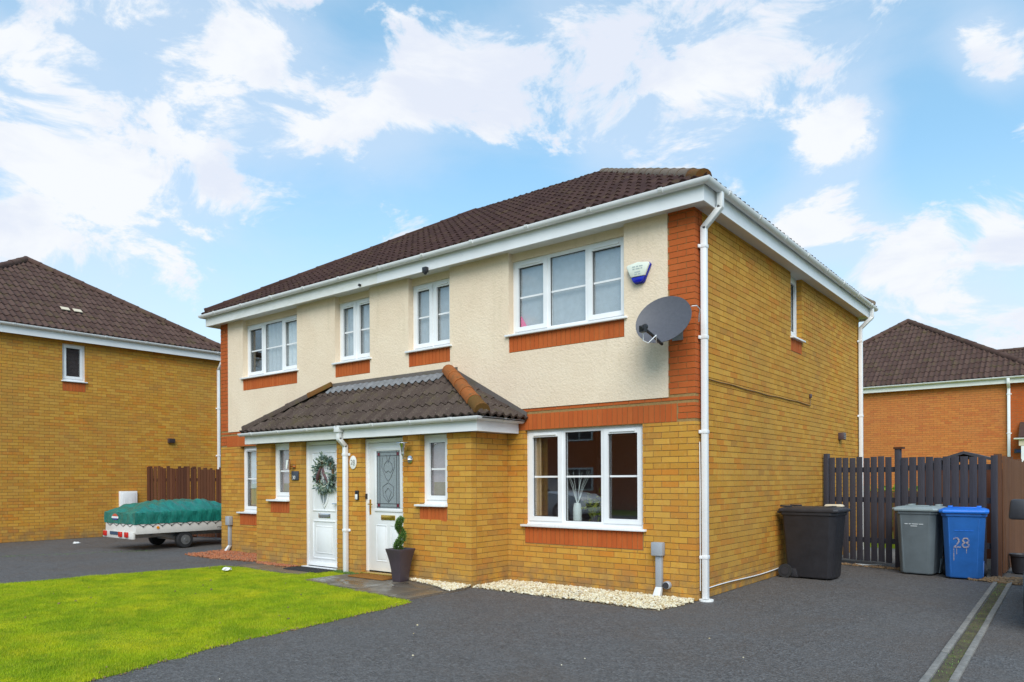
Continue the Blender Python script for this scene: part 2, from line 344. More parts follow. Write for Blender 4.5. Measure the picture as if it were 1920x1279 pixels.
simple('number_grey', (0.22, 0.22, 0.20), 0.4)
simple('paper_white', (0.78, 0.78, 0.76), 0.8)
m = NT('doormat_coir'); nz = m.noise(160, 3, 0.7)
m.bsdf(m.ramp(nz, [(0.3, (0.20, 0.085, 0.02)), (0.7, (0.34, 0.16, 0.045))]), 1.0, 0, m.bump(nz, 0.8, 0.01), 0.05)
m = NT('doormat_black'); nz = m.noise(120, 3)
m.bsdf(m.ramp(nz, [(0.3, (0.03, 0.03, 0.032)), (0.7, (0.06, 0.06, 0.062))]), 1.0, 0, m.bump(nz, 0.8, 0.01), 0.05)
simple('vent_brown', (0.075, 0.045, 0.05), 0.5)
simple('cable_brown', (0.20, 0.115, 0.04), 0.6)
simple('pink_fabric', (0.80, 0.10, 0.28), 0.8)
simple('vase_ceramic', (0.72, 0.76, 0.74), 0.3)
m = NT('house_plant_leaf')
m.bsdf(m.ramp(m.n('ShaderNodeNewGeometry').outputs['Random Per Island'], [(0, (0.10, 0.14, 0.02)), (1, (0.36, 0.36, 0.05))]), 0.5, 0, None, 0.4, 0.3)
m = NT('hedge_leaf')
m.bsdf(m.ramp(m.n('ShaderNodeNewGeometry').outputs['Random Per Island'], [(0, (0.10, 0.18, 0.01)), (0.6, (0.2, 0.30, 0.015)), (1, (0.30, 0.38, 0.03))]), 0.6, 0, None, 0.3, 0.25)
simple('car_paint_pale', (0.62, 0.72, 0.76), 0.25, 0.1, 0.02, 3)
simple('car_paint_white', (0.75, 0.76, 0.77), 0.2, 0.0, 0.02, 3)
simple('shed_felt', (0.05, 0.05, 0.06), 0.9)
simple('cream_stone', (0.62, 0.54, 0.40), 0.7)
simple('tarmac_strip', (0.05, 0.05, 0.052), 0.9)
def M(*names): return [MATS[n] for n in names]

# ------------------------------------------------------------------ mesh helpers
class MB:
    def __init__(s): s.v, s.f, s.m = [], [], []
    def add(s, vs, fs, mi=0):
        o = len(s.v); s.v += [tuple(p) for p in vs]
        for f in fs: s.f.append(tuple(i + o for i in f)); s.m.append(mi)
    def hexa(s, p, mi=0):   # p: 4 bottom CCW (seen from above), 4 top
        s.add(p, [(3, 2, 1, 0), (4, 5, 6, 7), (0, 1, 5, 4), (1, 2, 6, 5), (2, 3, 7, 6), (3, 0, 4, 7)], mi)
    def box(s, x0, x1, y0, y1, z0, z1, mi=0):
        x0, x1 = min(x0, x1), max(x0, x1); y0, y1 = min(y0, y1), max(y0, y1); z0, z1 = min(z0, z1), max(z0, z1)
        s.hexa([(x0, y0, z0), (x1, y0, z0), (x1, y1, z0), (x0, y1, z0), (x0, y0, z1), (x1, y0, z1), (x1, y1, z1), (x0, y1, z1)], mi)
    def strut(s, p0, p1, w, h, side=(0, 1, 0), mi=0):   # box beam, w along side
        p0, p1 = Vector(p0), Vector(p1); t = (p1 - p0).normalized(); a = Vector(side); a = (a - t * a.dot(t)).normalized(); b = t.cross(a)
        q = [(-w / 2, -h / 2), (w / 2, -h / 2), (w / 2, h / 2), (-w / 2, h / 2)]
        s.hexa([p0 + a * i + b * j for i, j in q] + [p1 + a * i + b * j for i, j in q], mi)
    def tube(s, pts, r, n=8, mi=0, caps=True):
        pts = [Vector(p) for p in pts]; rr = r if isinstance(r, (list, tuple)) else [r] * len(pts)
        rings = []; up = Vector((0, 0, 1))
        for i, p in enumerate(pts):
            t = (pts[min(i + 1, len(pts) - 1)] - pts[max(i - 1, 0)]).normalized()
            a = t.cross(up)
            if a.length < 1e-3: a = Vector((1, 0, 0))
            a.normalize(); b = t.cross(a); up = -b if i else up
            up = Vector((0, 0, 1)) if abs(t.z) < .95 else Vector((1, 0, 0))
            rings.append([p + (a * math.cos(k * 2 * math.pi / n) + b * math.sin(k * 2 * math.pi / n)) * rr[i] for k in range(n)])
        vs = [q for r_ in rings for q in r_]; fs = []
        for i in range(len(pts) - 1):
            for k in range(n):
                k2 = (k + 1) % n; fs.append((i * n + k, i * n + k2, (i + 1) * n + k2, (i + 1) * n + k))
        if caps: fs += [tuple(range(n)), tuple(reversed(range((len(pts) - 1) * n, len(pts) * n)))]
        s.add(vs, fs, mi)
    def lathe(s, prof, c=(0, 0, 0), n=16, mi=0):
        vs = []; fs = []
        for r, z in prof: vs += [(c[0] + r * math.cos(2 * math.pi * k / n), c[1] + r * math.sin(2 * math.pi * k / n), c[2] + z) for k in range(n)]
        for i in range(len(prof) - 1):
            for k in range(n):
                k2 = (k + 1) % n; fs.append((i * n + k, i * n + k2, (i + 1) * n + k2, (i + 1) * n + k))
        fs += [tuple(reversed(range(n))), tuple(range((len(prof) - 1) * n, len(prof) * n))]
        s.add(vs, fs, mi)
    def prism(s, poly, off, mi=0):
        n = len(poly); off = Vector(off); vs = [Vector(p) for p in poly]; vs += [p + off for p in vs]
        s.add(vs, [tuple(range(n)), tuple(reversed(range(n, 2 * n)))] + [(i, i + n, (i + 1) % n + n, (i + 1) % n) for i in range(n)], mi)
    def mesh(s, name, mats, smooth=None, fixn=True):
        me = bpy.data.meshes.new(name); me.from_pydata(s.v, [], s.f)
        for m_ in mats: me.materials.append(m_)
        if len(mats) > 1: me.polygons.foreach_set('material_index', s.m)
        if fixn:
            bm = bmesh.new(); bm.from_mesh(me); bmesh.ops.recalc_face_normals(bm, faces=bm.faces); bm.to_mesh(me); bm.free()
        if smooth is not None:
            me.polygons.foreach_set('use_smooth', [True] * len(me.polygons)); me.set_sharp_from_angle(angle=math.radians(smooth))
        me.update(); return me
WI = {}
def link(name, me, parent=None):
    o = bpy.data.objects.new(name, me); COL.objects.link(o)
    if parent is not None:
        o.parent = parent
        o.matrix_parent_inverse = WI.get(parent.name, Matrix())
    return o
def part(name, mb, mats, parent=None, smooth=None, bevel=0.0, fixn=True):
    if isinstance(mats, str): mats = [mats]
    me = mb.mesh(name, M(*mats), smooth, fixn)
    if bevel:
        bm = bmesh.new(); bm.from_mesh(me)
        es = [e for e in bm.edges if len(e.link_faces) == 2 and e.calc_face_angle(0) > 0.5]
        bmesh.ops.bevel(bm, geom=es, offset=bevel, segments=2, affect='EDGES', profile=0.5, clamp_overlap=True)
        bm.to_mesh(me); bm.free()
        if smooth is None: smooth = 40
        me.polygons.foreach_set('use_smooth', [True] * len(me.polygons)); me.set_sharp_from_angle(angle=math.radians(smooth))
    return link(name, me, parent)
def tag(o, label, cat, group=None):
    o['label'] = label; o['category'] = cat
    if group: o['group'] = group
    return o
def thing(name, label, cat, loc=(0, 0, 0), rot=None, group=None):
    o = bpy.data.objects.new(name, None); COL.objects.link(o); o.location = loc
    o.empty_display_size = 0.1
    if rot is not None: o.rotation_euler = (0, 0, rot)           # parts then in local space
    else: WI[o.name] = Matrix.Translation(-Vector(loc))          # parts then in world space
    return tag(o, label, cat, group)
def struct(name, mb, mats, smooth=None):
    o = part(name, mb, mats, None, smooth); o['kind'] = 'structure'; return o
def stuff(o): o['kind'] = 'stuff'; return o
def text(name, s, size, mat, parent, origin, right, up, extrude=0.001, align='CENTER'):
    cu = bpy.data.curves.new(name, 'FONT'); cu.body = s; cu.size = size; cu.extrude = extrude; cu.align_x = align; cu.align_y = 'CENTER'
    t = bpy.data.objects.new('tmp', cu); COL.objects.link(t)
    me = bpy.data.meshes.new_from_object(t.evaluated_get(bpy.context.evaluated_depsgraph_get()))
    bpy.data.objects.remove(t)
    r, u = Vector(right).normalized(), Vector(up).normalized(); n = r.cross(u)
    mt = Matrix.Translation(origin) @ Matrix((r, u, n)).transposed().to_4x4()
    me.transform(mt); me.materials.clear(); me.materials.append(MATS[mat]); me.name = name
    return link(name, me, parent)
def px_area(c, w, h, n):
    d = Vector(c) - CAM; z = d.dot(VDIR)
    if z < 0.2: return 0.0
    ca = -d.normalized().dot(Vector(n))
    return 0.0 if ca <= 0 else w * h * ca * (FPX / z) ** 2

# faces: a mapping (u along the wall, dep into the wall, z)
class Face:
    def __init__(s, kind, val): s.kind, s.val = kind, val
    def P(s, u, d, z):
        return {'front': (u, s.val + d, z), 'right': (s.val - d, u, z), 'left': (s.val + d, u, z)}[s.kind]
    def nrm(s): return {'front': (0, -1, 0), 'right': (1, 0, 0), 'left': (-1, 0, 0)}[s.kind]
    def box(s, mb, u0, u1, d0, d1, z0, z1, mi=0):
        a, b = s.P(u0, d0, z0), s.P(u1, d1, z1)
        mb.box(a[0], b[0], a[1], b[1], a[2], b[2], mi)
    def rot(s): return {'front': 0.0, 'right': math.pi / 2, 'left': -math.pi / 2}[s.kind]

CH = 0.075
def courses(face, u0, u1, z0, z1, holes, mi, out, depth=0.1, phase=0, kmin=None):
    k0 = int(round(z0 / CH))
    for k in range(k0, int(math.ceil(z1 / CH))):
        a, b = k * CH + 0.0085, min((k + 1) * CH, z1)
        if b - a < 0.02: continue
        off = (0.1125 if (k + phase) % 2 else 0.0)
        u = u1 + 0.010 - off - 0.225 * math.ceil((u1 - u0) / 0.225 + 1)
        segs = []
        while u < u1:
            p, q = max(u, u0), min(u + 0.2165, u1); u += 0.225
            if q - p > 0.03: segs.append((p, q))
        full = list(segs)
        for (h0, h1, g0, g1) in holes:
            if min(b, g1) - max(a, g0) < 0.4 * (b - a): continue
            ns = []
            for p, q in segs:
                if q <= h0 or p >= h1: ns.append((p, q)); continue
                if h0 - p > 0.004: ns.append((p, h0))
                if q - h1 > 0.004: ns.append((h1, q))
            segs = ns
        for p, q in segs: out.append((face, p, q, a, b, depth, mi))
        for (h0, h1, g0, g1) in holes:                   # courses cut down where a panel or opening starts inside them
            if not (a < g0 < b or a < g1 < b) or min(b, g1) - max(a, g0) < 0.4 * (b - a): continue
            lo, hi = (a, g0 - 0.001) if a < g0 < b else (g1 + 0.001, b)
            if hi - lo < 0.008: continue
            for p, q in full:
                p2, q2 = max(p, h0), min(q, h1)
                if q2 - p2 > 0.025 and not any(m0 < (p2 + q2) / 2 < m1 and n0 < (lo + hi) / 2 < n1 for m0, m1, n0, n1 in holes): out.append((face, p2, q2, lo, hi, depth, mi))
def soldiers(face, u0, u1, z0, z1, mi, out, depth=0.1, d0=0.0):
    n = max(1, int(round((u1 - u0) / CH))); st = (u1 - u0) / n
    for i in range(n): out.append((face, u0 + i * st, u0 + (i + 1) * st - 0.008, z0 + 0.008, z1, depth, mi))
def lay_bricks(bricks, n_single, mats, parent, stuff_name='brickwork'):
    def area(b):
        f, p, q, a, c, d, mi = b
        return px_area(f.P((p + q) / 2, 0, (a + c) / 2), q - p, c - a, f.nrm())
    order = sorted(range(len(bricks)), key=lambda i: -area(bricks[i]))
    single = set(order[:n_single]); cache = {}; mb = MB()
    for i, (f, p, q, a, c, d, mi) in enumerate(bricks):
        jit = rng.uniform(-0.0015, 0.0015)
        if i in single:
            key = (round(q - p, 3), round(c - a, 3), d, mi)
            if key not in cache:
                t = MB(); w, h = key[0] / 2, key[1] / 2; t.box(-w, w, 0, d, -h, h)
                cache[key] = t.mesh('brick', M(mats[mi]))
            o = link('brick', cache[key], parent); o.location = f.P((p + q) / 2, jit, (a + c) / 2); o.rotation_euler = (0, 0, f.rot())
        else: f.box(mb, p, q, jit, d, a, c, mi)
    if mb.v: stuff(part(stuff_name, mb, mats, parent, fixn=False))
def wall_slab(mb, face, u0, u1, z0, z1, holes, d0, d1, mi=0):
    us = sorted({u0, u1, *[min(max(h[i], u0), u1) for h in holes for i in (0, 1)]})
    zs = sorted({z0, z1, *[min(max(h[i], z0), z1) for h in holes for i in (2, 3)]})
    for i in range(len(us) - 1):
        run = None
        for j in range(len(zs) - 1):
            cu, cz = (us[i] + us[i + 1]) / 2, (zs[j] + zs[j + 1]) / 2
            solid = not any(h[0] < cu < h[1] and h[2] < cz < h[3] for h in holes)
            if solid: run = (run[0], zs[j + 1]) if run else (zs[j], zs[j + 1])
            if (not solid or j == len(zs) - 2) and run:
                face.box(mb, us[i], us[i + 1], d0, d1, run[0], run[1], mi); run = None

# roof tiling ---------------------------------------------------------------
def tile_mesh(w, L, amp, n=12):
    vs, fs = [], []
    def hgt(t):  # one roll and one pan
        return amp * (0.5 + 0.5 * math.cos(4 * math.pi * (t - 0.25))) ** 1.5
    for i in range(n + 1):
        t = i / n; x = t * (w + 0.012); h = hgt(min(t, 1.0))
        vs += [(x, 0, 0.002 + h - 0.012), (x, 0, 0.024 + h), (x, L, 0.004 + h)]
    for i in range(n):
        a, b = i * 3, (i + 1) * 3
        fs += [(a, b, b + 1, a + 1), (a + 1, b + 1, b + 2, a + 2)]
    return vs, fs
def slope(parent, mat, O, a, s, n, width, length, planes, n_single, deck=True, w=0.30, gauge=0.34, amp=0.035, sname='roof_tiling', skip=()):
    """O eave start, a along eave, s up slope, n normal; planes = (point, normal) keep the side where (p-point).normal <= 0"""
    O, a, s, n = Vector(O), Vector(a).normalized(), Vector(s).normalized(), Vector(n).normalized()
    planes = list(planes) + [(O + s * (length + .02), s)]
    vs, fs = tile_mesh(w, gauge + 0.05, amp)
    basis = Matrix((a, s, n)).transposed()
    cells = []
    for j in range(int(math.ceil(length / gauge))):
        for i in range(int(math.ceil(width / w))):
            cs = [O + a * (i * w + x) + s * (j * gauge + y) for x in (0, w) for y in (0, gauge)]
            state = 1
            for pp, pn in planes:
                k = [(c - Vector(pp)).dot(Vector(pn)) for c in cs]
                if min(k) > 0.02: state = 0; break
                if max(k) > -0.03: state = 2
            if state: cells.append((i, j, state))
    full = [c for c in cells if c[2] == 1 and (c[0], c[1]) not in skip]
    full.sort(key=lambda c: -px_area(O + a * (c[0] + .5) * w + s * (c[1] + .5) * gauge, w, gauge, n))
    single = set((c[0], c[1]) for c in full[:n_single] if px_area(O + a * (c[0] + .5) * w + s * (c[1] + .5) * gauge, w, gauge, n) > 0)
    t = MB(); t.add(vs, fs); me1 = t.mesh('roof_tile', M(mat), 35, fixn=False)
    whole, cut = MB(), MB()
    for i, j, st in cells:
        jit = Vector((rng.uniform(-.004, .004), rng.uniform(-.006, .006), rng.uniform(0, .005)))
        base = O + a * (i * w) + s * (j * gauge) + basis @ jit
        if (i, j) in single:
            o = link('roof_tile', me1, parent); mw = basis.to_4x4(); mw.translation = base; o.matrix_basis = mw
        else:
            (whole if st == 1 else cut).add([base + basis @ Vector(p) for p in vs], fs)
    if cut.v:
        me = cut.mesh('tmp', [], None, False); bm = bmesh.new(); bm.from_mesh(me)
        for pp, pn in planes:
            bmesh.ops.bisect_plane(bm, geom=bm.verts[:] + bm.edges[:] + bm.faces[:], plane_co=pp, plane_no=pn, clear_outer=True)
        bm.verts.ensure_lookup_table(); bm.verts.index_update()
        whole.add([v.co[:] for v in bm.verts], [[v.index for v in f.verts] for f in bm.faces]); bm.free(); bpy.data.meshes.remove(me)
    if whole.v: stuff(part(sname, whole, [mat], parent, 35, fixn=False))
def ridge_run(parent, mats, p0, p1, r=0.115, seg=0.42, name='ridge_tile'):
    """half-round tiles butted along a hip or ridge; mats: one material name per tile from p0 (cycled at the last)"""
    p0, p1 = Vector(p0), Vector(p1); L = (p1 - p0).length; t = (p1 - p0) / L; k = max(1, int(round(L / seg))); seg = L / k
    a = t.cross(Vector((0, 0, 1))).normalized(); b = a.cross(t)
    for i in range(k):
        q0, q1 = p0 + t * (i * seg - 0.0), p0 + t * ((i + 1) * seg + 0.02)
        mb = MB(); n = 9; vs = []
        dz = rng.uniform(-.004, .004)
        for q, rr in ((q0, r + 0.005), (q0 + t * 0.05, r + 0.005), (q0 + t * 0.052, r), (q1, r - .004)):
            for k2 in range(n):
                an = math.radians(-12 + 204 * k2 / (n - 1)); vs.append(q + a * math.cos(an) * rr + b * (math.sin(an) * rr + dz))
        fs = [(i2 * n + j, i2 * n + j + 1, (i2 + 1) * n + j + 1, (i2 + 1) * n + j) for i2 in range(3) for j in range(n - 1)]
        fs += [tuple(range(n)), tuple(reversed(range(3 * n, 4 * n)))]
        mb.add(vs, fs); part(name, mb, [mats[min(i, len(mats) - 1)]], parent, 40)

def gutter(parent, A, B, out, z, r, mitA, mitB, mat='white_gutter', bracket=0.92, name='gutter'):
    """half round channel on base line A-B (plan), hanging outward; z = rim height"""
    A, B, out = Vector((*A, 0)), Vector((*B, 0)), Vector((*out, 0)); t = (B - A).normalized(); mb = MB()
    prof = []
    for k in range(9):
        an = math.pi + math.pi * k / 8; prof.append((r + r * math.cos(an), r * 0.95 * math.sin(an)))
    ri = r - 0.008
    prof = [(0.0, 0.006)] + prof + [(2 * r, 0.006), (2 * r - .01, 0.006)] + [(r + ri * math.cos(2 * math.pi - math.pi * k / 8), ri * .95 * math.sin(2 * math.pi - math.pi * k / 8)) for k in range(9)]
    n = len(prof)
    ra = [A - t * (mitA * d) + out * d + Vector((0, 0, z + h)) for d, h in prof]
    rb = [B + t * (mitB * d) + out * d + Vector((0, 0, z + h)) for d, h in prof]
    mb.add(ra + rb, [(i, (i + 1) % n, (i + 1) % n + n, i + n) for i in range(n)])
    mb.add([q for q in ra[1:10]], [tuple(range(9))]); mb.add([q for q in rb[1:10]], [tuple(range(9))])
    g = part(name, mb, [mat], parent, 50)
    L = (B - A).length; k = max(1, int(L / bracket))
    for i in range(k):
        c = A + t * ((i + 0.5) * L / k); m2 = MB(); vs = []
        for dt in (-0.026, 0.026):
            for j in range(9):
                an = math.pi + math.pi * j / 8
                vs.append(c + t * dt + out * (r + (r + .013) * math.cos(an)) + Vector((0, 0, z + .010 + (r + .013) * .95 * math.sin(an))))
        m2.add(vs, [(j, j + 1, j + 10, j + 9) for j in range(8)] + [tuple(range(9)), tuple(reversed(range(9, 18)))])
        part('gutter_bracket', m2, [mat], g)
    return g

def window(house, F, u0, u1, z0, z1, d, lights, sill=(0.05, 0.05), blind=None, bar=0.5, vents=True, fw=0.05, sill_proj=0.055, mat='white_plastic'):
    mb = MB(); D0, D1 = d, d + 0.065
    F.box(mb, u0, u1, D0, D1, z0, z0 + fw); F.box(mb, u0, u1, D0, D1, z1 - fw, z1)
    F.box(mb, u0, u0 + fw, D0, D1, z0 + fw, z1 - fw); F.box(mb, u1 - fw, u1, D0, D1, z0 + fw, z1 - fw)
    edges = [u0] + [u0 + (u1 - u0) * sum(l[0] for l in lights[:i + 1]) for i in range(len(lights))]
    edges[-1] = u1
    for e in edges[1:-1]: F.box(mb, e - 0.03, e + 0.03, D0, D1, z0 + fw, z1 - fw)
    wn_ = part('window', mb, [mat], house)
    for i, (frac, op) in enumerate(lights):
        a = edges[i] + (fw if i == 0 else 0.03); b = edges[i + 1] - (fw if i == len(lights) - 1 else 0.03); c0, c1 = z0 + fw, z1 - fw
        if op:
            s = MB(); sw = 0.062; e = 0.012
            A, B, C0, C1 = a - e, b + e, c0 - e, c1 + e
            F.box(s, A, B, D0 - 0.014, D0 + 0.045, C0, C0 + sw); F.box(s, A, B, D0 - 0.014, D0 + 0.045, C1 - sw, C1)
            F.box(s, A, A + sw, D0 - 0.014, D0 + 0.045, C0 + sw, C1 - sw); F.box(s, B - sw, B, D0 - 0.014, D0 + 0.045, C0 + sw, C1 - sw)
            part('sash', s, [mat], wn_)
            if vents and b - a > 0.3:
                v = MB(); F.box(v, A + sw + .03, B - sw - .03, D0 - 0.032, D0 - 0.013, C1 - sw + .022, C1 - sw + .040); part('trickle_vent', v, [mat], wn_)
            a, b, c0, c1 = A + sw, B - sw, C0 + sw, C1 - sw
        g = MB(); F.box(g, a - .004, b + .004, D0 + 0.030, D0 + 0.036, c0 - .004, c1 + .004); part('pane', g, ['glass'], wn_)
        ga = MB(); gk = 0.006                                             # dark glazing gasket round each pane
        for q in ((a, b, c0, c0 + gk), (a, b, c1 - gk, c1), (a, a + gk, c0 + gk, c1 - gk), (b - gk, b, c0 + gk, c1 - gk)):
            F.box(ga, q[0], q[1], D0 + 0.018, D0 + 0.029, q[2], q[3])
        part('gasket', ga, ['dark_rubber'], wn_)
        if bar:
            zb = c0 + (c1 - c0) * bar; q = MB(); F.box(q, a + gk, b - gk, D0 + 0.022, D0 + 0.0285, zb - 0.012, zb + 0.012); part('glazing_bar', q, [mat], wn_)
    if sill:
        s = MB(); F.box(s, u0 - sill[0], u1 + sill[1], -sill_proj, d + 0.02, z0 - 0.042, z0 - 0.014); F.box(s, u0, u1, d - 0.02, d + 0.05, z0 - 0.014, z0)
        part('sill', s, [mat], wn_, bevel=0.004)
    if blind:
        for (ua, ub, za, zb, bm_, wavy) in blind:
            q = MB(); dd = d + 0.080
            if wavy:
                k = max(6, int((ub - ua) / 0.02)); vs = []
                for i in range(k + 1):
                    u = ua + (ub - ua) * i / k; o = 0.018 * math.sin(u * 2 * math.pi / 0.13)
                    for dz in (0, 0.004): vs += [F.P(u, dd + o + dz, za), F.P(u, dd + o + dz, zb)]
                q.add(vs, [(4 * i, 4 * i + 4, 4 * i + 5, 4 * i + 1) for i in range(k)] + [(4 * i + 2, 4 * i + 3, 4 * i + 7, 4 * i + 6) for i in range(k)])
            else: F.box(q, ua, ub, dd, dd + .006, za, zb)
            part('curtain' if wavy else 'blind', q, [bm_], wn_, 60 if wavy else None)
    return wn_

# ------------------------------------------------------------------ ground
g = MB(); g.box(-300, 300, -300, 300, -0.5, -0.016); struct('ground', g, ['turf_soil'])
g = MB(); g.box(-40, 25, -9.6, 12.0, -0.1, 0.0); struct('driveway', g, ['asphalt'])
g = MB(); g.box(-60, 60, -17.2, -10.9, -0.1, -0.004); struct('road', g, ['road_asphalt'])
g = MB(); g.box(-60, 60, -10.88, -9.62, -0.1, 0.0); struct('pavement', g, ['asphalt'])

LAWN = [(-8.45, -9.5), (-8.43, -4.56), (-8.25, -3.3), (-8.02, -2.2), (-7.84, -1.52), (-7.35, -1.43), (-6.7, -1.43), (-6.1, -1.44), (-5.88, -1.20), (-5.80, -0.86), (-5.36, -0.86), (-5.33, -1.0),
        (-5.24, -1.74), (-4.4, -1.86), (-3.6, -1.98), (-2.80, -2.04), (-2.66, -2.12), (-2.62, -2.35), (-2.55, -3.0), (-2.47, -3.55), (-2.40, -4.2), (-2.32, -4.88), (-2.08, -5.77), (-1.95, -6.6), (-1.9, -9.5)]
def ragged(pts, amp):
    out = []
    for i, p in enumerate(pts):
        q = pts[(i + 1) % len(pts)]; d = math.hypot(q[0] - p[0], q[1] - p[1]); k = max(1, int(d / .13)); nx, ny = -(q[1] - p[1]) / d, (q[0] - p[0]) / d
        for j in range(k):
            t = j / k; o = rng.normal(0, amp) if j else 0; out.append((p[0] + (q[0] - p[0]) * t + nx * o, p[1] + (q[1] - p[1]) * t + ny * o))
    return out
LAWN = ragged(LAWN, 0.020)
def poly_sheet(name, pts, z, mat, z0=-0.05):
    mb = MB(); mb.prism([(x, y, z0) for x, y in pts], (0, 0, z - z0)); return struct(name, mb, [mat])
poly_sheet('lawn', LAWN, 0.008, 'turf_soil')
def inside(px, py, poly):
    c = np.zeros(len(px), bool); n = len(poly)
    for i in range(n):
        (x0, y0), (x1, y1) = poly[i], poly[i - 1]
        hit = ((y0 > py) != (y1 > py)) & (px < (x1 - x0) * (py - y0) / (y1 - y0 + 1e-12) + x0); c ^= hit
    return c
def blades(name, poly, z, count, hmin, hmax, width, mat, edge=0.0, lean=0.6):
    xs = [p[0] for p in poly]; ys = [p[1] for p in poly]
    px = rng.uniform(min(xs) - edge, max(xs) + edge, count * 2); py = rng.uniform(min(ys) - edge, max(ys) + edge, count * 2)
    if edge:
        ok = inside(px + rng.normal(0, edge, count * 2), py + rng.normal(0, edge, count * 2), poly)
    else: ok = inside(px, py, poly)
    px, py = px[ok], py[ok]; n = len(px)
    patch = 0.75 + 0.35 * np.sin(px * 2.1 + 1.3 * np.sin(py * 1.7)) * np.sin(py * 2.7 + px) + rng.normal(0, .12, n)
    h = rng.uniform(hmin, hmax, n) * np.clip(patch, 0.4, 1.5)
    an = rng.uniform(0, 2 * np.pi, n); la = rng.uniform(0, 2 * np.pi, n); ll = rng.uniform(0, lean, n) * h
    w = width * rng.uniform(0.7, 1.3, n) / 2
    v = np.empty((n, 3, 3), np.float32)
    v[:, 0] = np.stack([px - np.cos(an) * w, py - np.sin(an) * w, np.full(n, z)], 1)
    v[:, 1] = np.stack([px + np.cos(an) * w, py + np.sin(an) * w, np.full(n, z)], 1)
    v[:, 2] = np.stack([px + np.cos(la) * ll, py + np.sin(la) * ll, z + h], 1)
    me = bpy.data.meshes.new(name); me.vertices.add(n * 3); me.vertices.foreach_set('co', v.ravel())
    me.loops.add(n * 3); me.loops.foreach_set('vertex_index', np.arange(n * 3, dtype=np.int32))
    me.polygons.add(n); me.polygons.foreach_set('loop_start', np.arange(0, n * 3, 3, dtype=np.int32))
    me.update(); me.validate(); me.materials.append(MATS[mat])
    return stuff(link(name, me))
GL = [(x, max(y, -7.4)) for x, y in LAWN]
tag(blades('grass', GL, 0.006, 420000, 0.016, 0.036, 0.006, 'grass', 0.025), 'short bright green mown grass covering the front lawn', 'grass')
def pebbles(name, poly, z, count, r0, r1, mat, label, cat, hump=0.0):
    xs = [p[0] for p in poly]; ys = [p[1] for p in poly]
    px = rng.uniform(min(xs), max(xs), count * 3); py = rng.uniform(min(ys), max(ys), count * 3); ok = inside(px, py, poly)
    px, py = px[ok][:count], py[ok][:count]
    t = bmesh.new(); bmesh.ops.create_icosphere(t, subdivisions=1, radius=1.0); bv = np.array([v.co[:] for v in t.verts]); bf = np.array([[v.index for v in f.verts] for f in t.faces]); t.free()
    n = len(px); r = rng.uniform(r0, r1, n)
    ax = rng.uniform(0.6, 1.2, (n, 1, 3)); ax[:, :, 2] *= 0.7
    v = bv[None] * ax * (1 + rng.uniform(-.18, .18, (n, len(bv), 1))) * r[:, None, None]
    an = rng.uniform(0, 6.28, n); c, s = np.cos(an)[:, None], np.sin(an)[:, None]
    x = v[:, :, 0] * c - v[:, :, 1] * s; y = v[:, :, 0] * s + v[:, :, 1] * c
    v = np.stack([x + px[:, None], y + py[:, None], v[:, :, 2] + z + (rng.uniform(0, 1, n) * hump)[:, None]], 2).reshape(-1, 3)
    f = (bf[None] + (np.arange(n) * len(bv))[:, None, None]).reshape(-1, 3)
    me = bpy.data.meshes.new(name); me.from_pydata(v.tolist(), [], f.tolist()); me.materials.append(MATS[mat])
    o = stuff(link(name, me)); o['label'] = label; o['category'] = cat; return o
GR1 = [(-2.83, -0.80), (-2.84, -0.01), (-0.02, -0.01), (0.03, -0.15), (-0.05, -0.86), (-0.6, -0.85), (-1.5, -0.83), (-2.2, -0.80)]
GR2 = [(-4.06, -0.86), (-4.0, -0.80), (-2.87, -0.80), (-2.80, -1.0), (-2.80, -1.30), (-3.3, -1.06)]
poly_sheet('gravel_bed', GR1, 0.006, 'garden_bed'); poly_sheet('gravel_bed', GR2, 0.028, 'garden_bed')
pebbles('white_gravel', GR1, 0.014, 6800, 0.010, 0.022, 'white_gravel', 'cream white gravel strip under the ground floor window', 'gravel', 0.022)
pebbles('white_gravel', GR2, 0.032, 1500, 0.010, 0.022, 'white_gravel', 'small wedge of cream gravel between planter and porch corner', 'gravel', 0.014)
GR3 = [(-10.3, -0.9), (-10.45, -0.03), (-7.99, -0.03), (-7.99, -0.80), (-8.2, -0.86), (-9.2, -0.98)]
GR4 = [(-7.9, -0.80), (-6.72, -0.80), (-6.75, -0.96), (-7.7, -0.98)]
poly_sheet('gravel_bed', GR3, 0.006, 'garden_bed')
pebbles('red_gravel', GR3, 0.012, 2600, 0.012, 0.026, 'red_gravel', 'rust red gravel beside the left corner of the house', 'gravel', 0.02)
pebbles('red_gravel', GR4, 0.026, 420, 0.010, 0.020, 'red_gravel', 'loose red gravel along the foot of the left porch wall', 'gravel', 0.008)
pebbles('grit', [(-8.4, -7.4), (-8.3, -4.5), (-2.2, -3.4), (-1.6, -2.6), (2.4, -1.0), (2.5, -6), (1, -7.4)], 0.004, 34, 0.005, 0.013, 'white_gravel', 'stray pale stone chips scattered over the dark tarmac drive', 'grit')
pebbles('leaf_litter', LAWN, 0.020, 60, 0.008, 0.018, 'leaf_litter', 'a few dark fallen leaves lying on the front lawn', 'leaves', 0.008)
EDG = [p for p in LAWN if p[0] > -2.9 and -9 < p[1] < -2.1]
pebbles('leaf_litter', [(x - .10, y) for x, y in EDG] + [(x + .05, y) for x, y in reversed(EDG)], 0.004, 900, 0.006, 0.016, 'leaf_litter', 'crumbs of soil and dead grass along the lawn edge', 'soil', 0.006)
